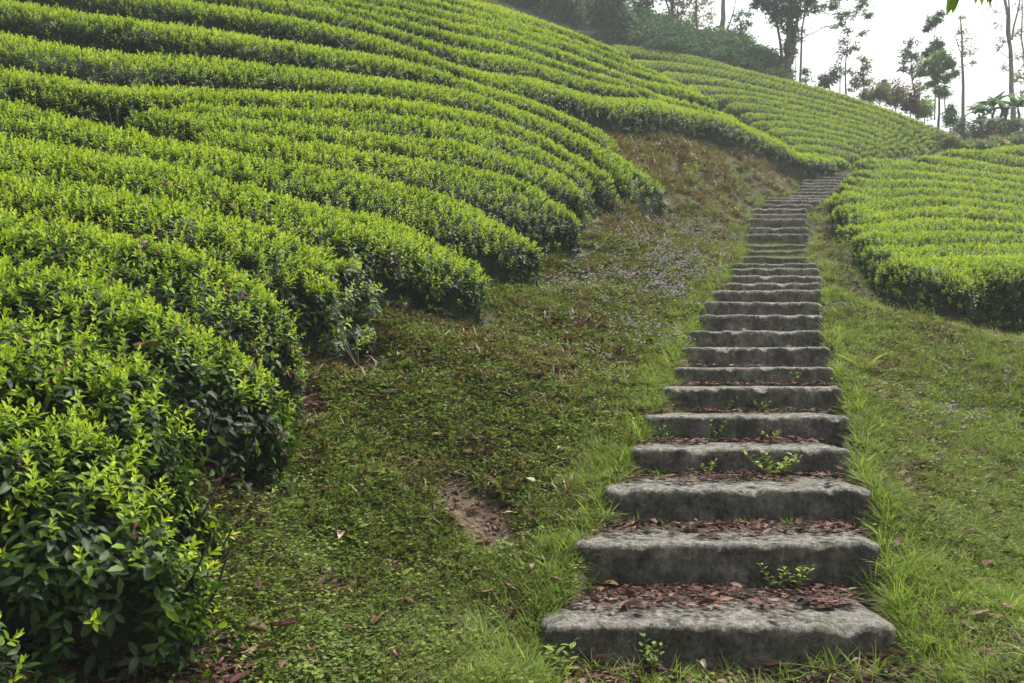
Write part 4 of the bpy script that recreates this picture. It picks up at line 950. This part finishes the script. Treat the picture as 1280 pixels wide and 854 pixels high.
def crown_leaves(centres, size, per, spread, droop=0.0, flat=1.0):
    c = np.repeat(np.array(centres), per, 0); n = len(c); sp = np.repeat(np.array(spread), per)[:, None]
    p = c + rng.normal(0, 1, (n, 3)) * sp * [1, 1, flat]
    if droop: p[:, 2] -= np.abs(rng.normal(0, 1, n)) * droop
    a = rng.normal(0, 1, (n, 3)); a[:, 2] = a[:, 2] * .6 - droop * 2.0; a /= np.linalg.norm(a, axis=1, keepdims=True); b = np.cross(a, rng.normal(0, 1, (n, 3))); b /= np.linalg.norm(b, axis=1, keepdims=True)
    s = size * .72 * rng.uniform(.6, 1.35, n)[:, None]; V = np.stack([p - a * s, p + b * s * .38, p + a * s, p - b * s * .38], 1).reshape(-1, 3)
    Q = np.arange(n * 4).reshape(n, 4); cl = np.repeat(rng.uniform(.15, .85, len(centres)), per); age = np.clip(np.repeat(cl + rng.normal(0, .12, n), 4), 0, 1)
    return V, Q, age
def tree(name, D, trunks, blobs, leaf, mat, label, cat='tree', group=None, dens=1.0, barkm='bark', droop=0, flat=.75, gap=.5, lean=0):
    """trunks: (pixel path, radius px); blobs: (px, py, rx, ry) crown masses with sky gaps between clumps"""
    base = P(*trunks[0][0][0], D); t_ = empty(name, base); tag(t_, label, cat, group); b0 = np.array(base); bv, bf = [], []; px_m = D / F; main = []
    for (path, rpx) in trunks:
        pts = [Vector(P(x_, y_, D + (0 if k == 0 else U(-.25, .25)))) for k, (x_, y_) in enumerate(path)]; full = []
        for a, b in zip(pts, pts[1:]): full += wiggle(a, b, 3, .025)[:-1]
        full.append(pts[-1]); main += full; tube(bv, bf, [p - Vector(base) for p in full], rpx * px_m, max(.3 * rpx * px_m, .012))
    cs, sp = [], []
    for (bx, by, rx, ry) in blobs:
        c = Vector(P(bx, by, D)); rxm, rym = rx * px_m, ry * px_m; low = [m_ for m_ in main if m_.z < c.z + .2] or main; near = min(low, key=lambda m_: (m_ - c).length + .3 * abs(m_.z - c.z + rym))
        lim = wiggle(near, c, 4, .07); tube(bv, bf, [p - Vector(base) for p in lim], max(.018, rxm * .045), .012, 5)
        nc = max(6, int(rx * ry * .13 * dens))
        for k in range(nc):
            v = Vector((U(-1, 1), U(-1, 1), U(-1, 1)))
            while v.length > 1: v = Vector((U(-1, 1), U(-1, 1), U(-1, 1)))
            v = v * (.55 + .45 * v.length); q_ = c + Vector((v.x * rxm, v.y * rxm * .8, v.z * rym)); cs.append(tuple(q_ - Vector(base))); sp.append(max(.09, min(rxm, rym) * U(.20, .36)))
            if k % 2 == 0: tube(bv, bf, [p - Vector(base) for p in wiggle(lim[-2 if k % 4 else 2], q_, 3, .06)], .012, .005, 4)
    link('trunk', mesh_np('trunk', bv, bf, M[barkm]), t_)
    per = max(8, int(26 * dens)); V_, Q_, ag = crown_leaves(cs, leaf, per, sp, droop, flat)
    link('crown', quads_np('crown', V_, Q_, M[mat], False, {'age': ag}), t_); return t_

# weeping evergreens behind the ridge
W_ = 'weeping evergreens behind the ridge'
for k, (x_, lab, mt, top_) in enumerate([(632, 'dark weeping tree behind the ridge, leftmost of its row', 't_dark', -60), (662, 'dark weeping tree second from the left behind the ridge', 't_dark', -90), (700, 'tall weeping bluish tree in the middle of the row behind the ridge', 't_teal', -110),
                               (738, 'bluish weeping tree just left of the light green one', 't_teal', -90), (772, 'lighter green weeping tree at the right end of the row', 't_teal', -60)]):
    yb = [16, 32, 46, 62, 74][k]; bl = [(x_ + U(-20, 20), yb - 8 - j * 8, 16, 12) for j in range(11)] + [(x_ - 10, yb - 26, 18, 14), (x_ + 10, yb - 40, 18, 16), (x_ - 18, yb - 14, 14, 12), (x_ + 17, yb + 2, 14, 12), (x_, yb + 2, 16, 9)]
    tree('weeping_tree', 44 + (k % 2) * 1.3 if k < 4 else 43, [([(x_, yb + 14), (x_ + 2, yb - 40), (x_, top_)], 3)], bl, .17 if k != 4 else .14, mt, lab, 'tree', W_, 1.35, droop=.35, flat=1.5)
# darker brownish trees on the earth bank
tree('dark_tree', 46, [([(806, 58), (808, 20), (806, -50)], 2.5)], [(806, 30, 16, 14), (800, 8, 16, 13), (816, -8, 16, 14), (808, -35, 20, 18)], .14, 't_dark', 'dark tree on the earth bank, right of the light green weeping tree', 'tree', None, 1.0)
tree('dark_tree', 46.5, [([(842, 62), (840, 20), (846, -60)], 3), ([(842, 40), (832, 0), (826, -40)], 1.6)], [(842, 42, 17, 13), (840, 22, 17, 12), (852, 2, 18, 12), (832, -5, 9, 9), (846, -35, 24, 18)], .13, 't_brown', 'brownish dark tree in the middle of the earth bank', 'tree', None, .95)
tree('dark_tree', 47, [([(872, 50), (870, 10), (874, -60)], 2)], [(870, 24, 16, 14), (878, 4, 14, 10), (866, -18, 20, 16), (888, 16, 8, 7)], .12, 't_olive', 'sparse olive tree between the brownish tree and the thick bare trunk', 'tree', None, .7)
tree('bare_trunk_tree', 45, [([(903, 48), (904, 10), (900, -70)], 4.2), ([(909, 38), (916, 18), (922, -10)], 1.2)], [(905, -25, 26, 14), (890, -40, 18, 12), (918, -12, 10, 7)], .12, 't_olive', 'thick bare trunk rising from the top of the earth bank', 'tree', None, .6, 'bark_pale')
tree('small_tree', 44, [([(926, 54), (927, 30)], 1.3)], [(926, 34, 9, 9), (922, 20, 8, 8), (932, 16, 8, 7), (936, 28, 6, 6)], .10, 't_dark', 'small dark tree on the bank just right of the thick bare trunk', 'tree', None, .9)
tree('tall_tree', 42.5, [([(986, 96), (985, 60), (988, 20), (990, -60)], 4), ([(978, 92), (975, 50), (968, 10), (960, -40)], 2.2), ([(990, 80), (994, 40), (1002, 0), (1015, -40)], 2)],
     [(988, 62, 9, 15), (988, 40, 11, 14), (978, 20, 16, 14), (996, 14, 14, 13), (962, 8, 14, 10), (945, 2, 11, 8), (985, -10, 26, 14), (1012, 2, 13, 8), (975, 74, 7, 9)], .13, 't_teal', 'tall teal tree with several trunks on the end of the earth bank', 'tree', None, 1.25)
tree('spreading_tree', 41, [([(1000, 104), (1002, 40), (1010, -20), (1045, -40)], 1.6), ([(1010, -10), (1040, -4), (1078, 2)], .9), ([(1004, 20), (1020, 6), (1060, 12)], .8)],
     [(1040, 8, 14, 7), (1060, 18, 13, 7), (1078, 8, 10, 8), (1050, 28, 8, 4), (1022, 12, 9, 6), (1052, -6, 22, 8), (1085, 20, 4, 3), (1078, -4, 10, 6)], .11, 't_teal', 'leafy boughs spreading right over the white sky from the bank', 'tree', None, 1.0)
tree('leaning_sapling', 41.5, [([(994, 100), (994, 54)], .7), ([(994, 54), (1010, 44), (1032, 33), (1046, 36)], .8), ([(986, 62), (994, 53)], .8)], [(992, 62, 5, 5), (990, 74, 4, 4), (1044, 35, 5, 2), (1003, 40, 3, 2), (1000, 50, 2, 2)], .08, 't_olive', 'thin bare leaning branch reaching up against the white sky', 'tree', None, .5)
tree('round_bush', 39.5, [([(1008, 108), (1007, 98)], .8)], [(1007, 98, 7, 6), (1006, 91, 4, 4)], .10, 't_dark', 'small dark bush at the foot of the bank end against the sky', 'bush', None, .9)
tree('round_bush', 40, [([(1037, 114), (1036, 100)], 1)], [(1036, 100, 12, 9), (1030, 106, 8, 6), (1042, 94, 7, 5)], .10, 't_teal', 'rounded bluish bush left of the slender tree', 'bush', None, 1.3)
tree('slender_tree', 40, [([(1058, 122), (1057, 80), (1060, 36)], 1.2), ([(1050, 120), (1050, 90), (1054, 55)], .8)], [(1056, 52, 8, 6), (1060, 38, 5, 5), (1050, 66, 6, 7), (1062, 66, 8, 8), (1070, 58, 5, 8), (1048, 84, 9, 8), (1060, 88, 8, 10), (1080, 42, 5, 3), (1068, 100, 8, 8)], .10, 't_teal', 'slender sparse tree against the sky above the far slope', 'tree', None, .75)
tree('slender_tree', 39.5, [([(1080, 126), (1079, 90), (1076, 66)], 1.1)], [(1078, 76, 9, 7), (1084, 84, 7, 7), (1076, 94, 10, 9), (1084, 104, 9, 8), (1068, 108, 9, 7)], .10, 't_brown', 'lower brownish tree touching the slender sparse one on its right', 'tree', None, .95)
for k, (a, b, rx, ry, mt, lab) in enumerate([(1100, 114, 13, 11, 't_olive', 'olive bush on the skyline left of the reddish one'), (1106, 104, 4, 7, 't_teal', 'small pointed bush rising out of the skyline scrub'), (1120, 116, 13, 15, 't_brown', 'reddish-brown bush on the skyline'), (1138, 122, 13, 16, 't_brown', 'brown bush right of the reddish skyline bush'),
                               (1156, 132, 12, 14, 't_light', 'light green bush under the teal topped tree'), (1086, 118, 12, 9, 't_olive', 'low olive scrub at the left of the skyline bushes'), (1188, 146, 9, 9, 't_dark', 'dark pointed bush left of the tall slim trunk'), (1188, 136, 5, 7, 't_dark', 'narrow dark bush top beside the umbrella crowned tree')]):
    tree('round_bush', 38.3 + .3 * (k % 3), [([(a, b + ry + 12), (a, b)], .8)], [(a, b, rx, ry), (a - rx * .4, b + ry * .6, rx * .8, ry * .6), (a + rx * .4, b + ry * .7, rx * .7, ry * .6)], .10, mt, lab, 'bush', 'bushes on the skyline', 1.1)
tree('teal_topped_tree', 42, [([(1148, 150), (1142, 110), (1138, 60)], 1.3), ([(1150, 140), (1150, 100), (1146, 70)], .8)], [(1140, 56, 11, 8), (1132, 66, 10, 9), (1146, 78, 9, 9), (1142, 70, 7, 6), (1130, 78, 7, 8), (1136, 92, 10, 8), (1150, 112, 7, 9), (1156, 128, 6, 10), (1128, 88, 5, 5)], .11, 't_teal', 'teal topped tree with a thin crooked trunk, left of the umbrella crown', 'tree', None, .85)
tree('flag_topped_tree', 44, [([(1168, 150), (1167, 90), (1168, 45), (1170, 28)], 1.0)], [(1166, 28, 10, 6), (1174, 20, 7, 6), (1160, 36, 5, 3), (1171, 52, 6, 5), (1166, 62, 9, 5), (1158, 67, 5, 2.5), (1178, 60, 7, 8)], .11, 't_dark', 'tall thin tree with a dark tilted tuft at its top', 'tree', None, 1.6)
tree('umbrella_tree', 40.5, [([(1173, 172), (1174, 125), (1172, 95)], 1.9), ([(1182, 140), (1180, 100)], .9)], [(1160, 82, 10, 8), (1174, 74, 9, 8), (1184, 82, 10, 8), (1168, 92, 10, 7), (1192, 92, 6, 4), (1152, 92, 6, 5), (1178, 98, 9, 6), (1166, 104, 6, 6), (1176, 114, 8, 6), (1182, 118, 8, 3)], .11, 't_light', 'light green tree with a broad umbrella crown', 'tree', None, 1.7)
tree('slim_trunk_tree', 41, [([(1205, 178), (1204, 110), (1203, 60), (1200, 20)], 2.4), ([(1204, 80), (1210, 86), (1218, 90)], .5), ([(1202, 70), (1196, 50), (1190, 40)], .5)], [(1200, 38, 11, 12), (1214, 48, 9, 9), (1218, 62, 9, 8), (1206, 66, 12, 10), (1198, 56, 9, 8), (1216, 78, 6, 4), (1202, 22, 7, 6)], .075, 't_olive', 'tall slim trunk with a thin see-through crown against the sky', 'tree', None, .7, 'bark_pale')
tree('twin_trunk_tree', 40, [([(1268, 178), (1264, 110), (1263, 60), (1256, 0), (1250, -50)], 3.6), ([(1264, 70), (1262, 20), (1260, -50)], 1.8), ([(1265, 50), (1275, 0), (1284, -40)], 1.4), ([(1264, 75), (1252, 66), (1244, 64)], .6)],
     [(1246, 30, 9, 8), (1252, 50, 7, 7), (1240, 12, 8, 8), (1272, 40, 9, 12), (1276, 70, 8, 9), (1248, 62, 6, 4), (1258, -20, 26, 16), (1274, 12, 9, 10), (1256, 84, 5, 5)], .075, 't_brown', 'big grey twin trunk rising past the top of the picture beside the banana plants', 'tree', None, .65, 'bark_pale')
tree('edge_tree', 42, [([(1284, 160), (1281, 100), (1278, 20), (1280, -40)], 1.6)], [(1276, 96, 10, 12), (1282, 74, 9, 9), (1280, 120, 10, 12), (1288, 40, 9, 14)], .10, 't_olive', 'olive tree cut by the right edge of the picture behind the twin trunk', 'tree', None, .8)
# scrub on the bank foot and behind the right field
SC = [(822, 60, 12, 9, 't_teal', 'round blue-green bush on the foot of the earth bank'), (918, 58, 7, 14, 't_light', 'slim light green bamboo-like bush on the earth bank'), (958, 80, 10, 8, 't_light', 'bright yellow-green bush below the tall teal tree'), (886, 70, 13, 6, 't_olive', 'low olive scrub on the foot of the earth bank'), (850, 60, 10, 6, 't_brown', 'brown scrub left of the olive scrub on the bank foot'),
      (792, 56, 12, 8, 't_teal', 'bush at the left end of the earth bank foot'), (938, 74, 10, 6, 't_olive', 'scrub between the bamboo-like bush and the bright yellow-green one'), (976, 92, 11, 7, 't_brown', 'brown scrub on the end of the earth bank'), (862, 48, 10, 8, 't_dark', 'dark bush halfway up the earth bank'), (900, 54, 10, 6, 't_brown', 'brown bush below the thick bare trunk')]
for k, (a, b, rx, ry, mt, lab) in enumerate(SC):
    tree('bank_bush', 43.4 - (a - 780) * .008, [([(a, b + ry + 5), (a, b)], .7)], [(a, b, rx, ry), (a - rx * .5, b + ry * .4, rx * .6, ry * .6), (a + rx * .5, b + ry * .3, rx * .6, ry * .6)], .09, mt, lab, 'bush', 'bushes on the earth bank', 1.2)
HB = [(1200, 168, 't_teal'), (1214, 172, 't_olive'), (1226, 164, 't_teal'), (1238, 174, 't_brown'), (1246, 164, 't_teal'), (1256, 170, 't_olive'), (1268, 164, 't_teal'), (1282, 168, 't_teal')]
HB2 = [(1190, 176, 't_olive'), (1203, 181, 't_teal'), (1218, 180, 't_brown'), (1231, 180, 't_teal'), (1246, 177, 't_olive'), (1261, 176, 't_teal'), (1276, 174, 't_olive'), (1292, 172, 't_teal'), (1175, 172, 't_olive')]
for k, (a, b, mt) in enumerate(HB2):
    tree('low_bush', 33 + .5 * (k % 3), [([(a, b + 12), (a, b)], .7)], [(a, b, 12, 6), (a - 7, b + 4, 8, 5), (a + 8, b + 4, 8, 5)], .08, mt, '%s scrub behind the top edge of the right tea field, %s of its line' % ({'t_teal': 'bluish', 't_olive': 'olive', 't_brown': 'brownish'}[mt], ORD[(k + 1) % 9]), 'bush', 'low scrub at the field edge', 1.3)
for k, (a, b, mt) in enumerate(HB):
    tree('low_bush', 37 + (k % 3), [([(a, b + 14), (a, b)], .7)], [(a, b - 4, 11, 11), (a - 5, b + 5, 8, 7), (a + 6, b + 6, 8, 7), (a + 2, b - 14, 6, 6)], .09, mt, '%s scrub bush behind the right tea field, %s from its left end' % ({'t_teal': 'bluish', 't_olive': 'olive', 't_brown': 'brownish'}[mt], ORD[k]), 'bush', 'scrub behind the right field', 1.2)
# earth bank face with roots behind the far field
eb = []
import bmesh
def earth_bank():
    prof = [(778, 52, 20), (820, 60, 24), (860, 66, 34), (900, 74, 42), (935, 80, 55), (962, 88, 70), (978, 92, 82), (990, 102, 98), (1004, 108, 108)]
    V, Q = [], []; n = 60; m_ = 14
    for i in range(n):
        t = i / (n - 1) * (len(prof) - 1); k = min(int(t), len(prof) - 2); f = t - k
        x_ = prof[k][0] * (1 - f) + prof[k + 1][0] * f; yb = prof[k][1] * (1 - f) + prof[k + 1][1] * f + 8; yt = prof[k][2] * (1 - f) + prof[k + 1][2] * f
        for j in range(m_):
            u = j / (m_ - 1); D = 42.3 - (x_ - 780) * .008 + 3.2 * u ** 1.5 + 1.2 * (float(fbm(x_ / 20, u * 3, .5, 5)) - .5); yy = yb + (yt - yb) * min(1, u * 1.25) + 9 * (float(fbm(x_ / 9, u * 2, .5, 8)) - .5)
            if u > .8: D += (u - .8) * 14
            V.append(P(x_, yy, D))
    for i in range(n - 1):
        for j in range(m_ - 1): a = i * m_ + j; Q.append((a, a + m_, a + m_ + 1, a + 1))
    m, n_, b, L = new_mat('root_bound_earth'); t = nnoise(n_, 3.0, 8, .75); rp = ramp(n_, [(.3, (.028, .022, .018)), (.5, (.075, .05, .038)), (.62, (.07, .075, .04)), (.75, (.17, .115, .085))]); L(t.outputs['Fac'], rp.inputs[0]); L(rp.outputs[0], b.inputs['Base Color']); b.inputs['Roughness'].default_value = 1
    bp = n_.nodes.new('ShaderNodeBump'); bp.inputs['Distance'].default_value = .3; L(t.outputs['Fac'], bp.inputs['Height']); L(bp.outputs[0], b.inputs['Normal'])
    tag(link('earth_bank', mesh_np('earth_bank', V, Q, m)), kind='structure')
earth_bank()
# ferns and hanging scrub over the bank face
xx = rng.uniform(785, 990, 3600); uu = rng.uniform(0, 1.12, 3600); yt_ = np.interp(xx, [778, 820, 860, 900, 935, 962, 978, 990], [20, 24, 34, 42, 55, 70, 82, 98]); yb_ = np.interp(xx, [778, 820, 860, 900, 935, 962, 990], [60, 66, 72, 80, 88, 96, 108])
yy = yb_ + (yt_ - yb_) * uu; DD = 42.0 - (xx - 780) * .008 + 3.2 * uu ** 1.5 - .2
sel = fbm(xx / 10, yy / 10, 1.0, 66) > .50
pb = np.stack([(xx - HX) * DD / F, DD, EYE + (HY - yy) * DD / F], 1)[sel]
V_, Q_, ag = crown_leaves(pb, .10, 12, np.full(len(pb), .16), .05, .8)
tag(link('bank_undergrowth', quads_np('bank_undergrowth', V_, Q_, M['t_olive'], False, {'age': ag})), 'dusty green undergrowth clinging to the earth bank', 'undergrowth', kind='stuff')
sel = fbm(xx / 7, yy / 7, 1.0, 166) > .56; pb = np.stack([(xx - HX) * DD / F, DD - .15, EYE + (HY - yy) * DD / F], 1)[sel]
V_, Q_, ag = crown_leaves(pb, .12, 22, np.full(len(pb), .2), .05, 1.0)
tag(link('dark_undergrowth', quads_np('dark_undergrowth', V_, Q_, M['t_dark'], False, {'age': ag})), 'dark leafy undergrowth in clumps on the earth bank', 'undergrowth', kind='stuff')

# banana plants
def banana(px_, py_, h, D, n, label):
    base = P(px_, py_, D); t_ = empty('banana_plant', base); tag(t_, label, 'banana plant', 'banana plants under the twin trunk'); bv, bf = [], []
    tube(bv, bf, [(0, 0, 0), (U(-.1, .1), 0, h * .3), (U(-.15, .15), 0, h * .45)], .08, .045, 8); link('stem', mesh_np('stem', bv, bf, M['banana'], True, {'age': [.6] * len(bv)}), t_)
    for k in range(n):
        az = k * 6.283 / n * 1.0 + U(-.35, .35); L = U(.6, 1.05) * h * .52; W = L * .26; V, Q, A = [], [], []; d = rdir(12, 50, az); hh_ = Vector((math.cos(az), math.sin(az), 0)); sd = Vector((-hh_.y, hh_.x, 0)); N = 9; dr = U(.3, 1.2)
        for i in range(N + 1):
            t = i / N; c = Vector((0, 0, h * .48)) + d * (L * t) + hh_ * (.35 * L * t * t) - Vector((0, 0, dr * L * t * t)); wv = W * .5 * math.sin(math.pi * min(1, max(0, t * .93 + .03))) ** .6 + .006
            for s2 in (-1, 0, 1): V.append(tuple(c + sd * (s2 * wv) - Vector((0, 0, .0 if s2 == 0 else .22 * wv + U(0, .05))))); A.append(.5 + .3 * abs(s2) * U(.2, 1))
        for i in range(N):
            for s2 in (0, 1): a = i * 3 + s2; Q.append((a, a + 3, a + 4, a + 1))
        link('leaf', mesh_np('leaf', V, Q, M['banana'], True, {'age': A}), t_)
for (a, b, h, D, n, lab) in [(1226, 166, 1.9, 38.5, 14, 'leftmost banana plant with ragged drooping leaves'), (1242, 164, 2.4, 39, 15, 'tallest banana plant, second from the left'), (1256, 166, 2.1, 38.3, 14, 'banana plant in the middle of the clump'), (1272, 164, 2.3, 38.8, 14, 'banana plant at the right of the clump by the picture edge'), (1236, 172, 1.4, 37.2, 12, 'low young banana plant in front of the clump')]:
    banana(a, b, h, D, n, lab)

# leafy branch hanging into the top of the view, close by
br = empty('overhanging_branch', P(1225, -60, 4.2)); tag(br, 'green leaves of a near branch hanging in from the top edge', 'branch'); bv, bf = [], []; b0v = Vector(br.location)
pp = [Vector(P(1420, -420, 4.6)), Vector(P(1330, -160, 4.4)), Vector(P(1240, -60, 4.2)), Vector(P(1196, -22, 4.1))]
tube(bv, bf, [p - b0v for p in pp], .012, .003, 6); tube(bv, bf, [p - b0v for p in (Vector(P(1262, -84, 4.25)), Vector(P(1226, -30, 4.2)))], .004, .002, 5)
tube(bv, bf, [p - b0v for p in (Vector(P(1285, -110, 4.3)), Vector(P(1240, -34, 4.25)))], .004, .002, 5); link('twig', mesh_np('twig', bv, bf, M['twig']), br)
for (a, b, a2, b2, wpx) in [(1196, -22, 1184, 18, 11), (1197, -22, 1191, 17, 10), (1199, -24, 1200, -2, 9), (1226, -30, 1219, 5, 8), (1226, -30, 1228, 7, 8), (1230, -32, 1236, 4, 7), (1240, -34, 1238, 8, 7), (1210, -34, 1211, -3, 9), (1250, -60, 1262, -20, 9), (1280, -100, 1275, -50, 9), (1310, -140, 1290, -90, 9), (1340, -180, 1350, -120, 9)]:
    lb = LB(); p0 = Vector(P(a, b, 4.15)); p1 = Vector(P(a2, b2, 4.15 + U(-.05, .05))); lb.leaf(p0 - b0v, p1 - p0, (U(-.5, .5), -1, .2), (p1 - p0).length, wpx * 4.15 / F, U(.35, .6), .2, .05, 3); link('leaf', lb.mesh('leaf', [M['tea']]), br)

# ------------------------------------------------------------------ haze
hz = bpy.data.materials.new('haze'); hz.use_nodes = True; n_ = hz.node_tree; n_.nodes.remove(n_.nodes['Principled BSDF']); pv = n_.nodes.new('ShaderNodeVolumePrincipled')
pv.inputs['Color'].default_value = (.90, .94, 1.0, 1); pv.inputs['Density'].default_value = 0.0018; pv.inputs['Anisotropy'].default_value = 0
n_.links.new(pv.outputs[0], n_.nodes['Material Output'].inputs['Volume'])
allz = [V_z for V_z in (GZ.min(),)]
x0, x1 = V_ALL[:, 0].min() - 3, V_ALL[:, 0].max() + 3; y0, y1 = V_ALL[:, 1].min() - 3, V_ALL[:, 1].max() + 3; z0, z1 = V_ALL[:, 2].min() - 1.5, 28
me = bpy.data.meshes.new('haze'); me.from_pydata([(x0, y0, z0), (x1, y0, z0), (x1, y1, z0), (x0, y1, z0), (x0, y0, z1), (x1, y0, z1), (x1, y1, z1), (x0, y1, z1)], [], [(0, 3, 2, 1), (4, 5, 6, 7), (0, 1, 5, 4), (1, 2, 6, 5), (2, 3, 7, 6), (3, 0, 4, 7)])
me.materials.append(hz); tag(link('haze', me), kind='stuff')
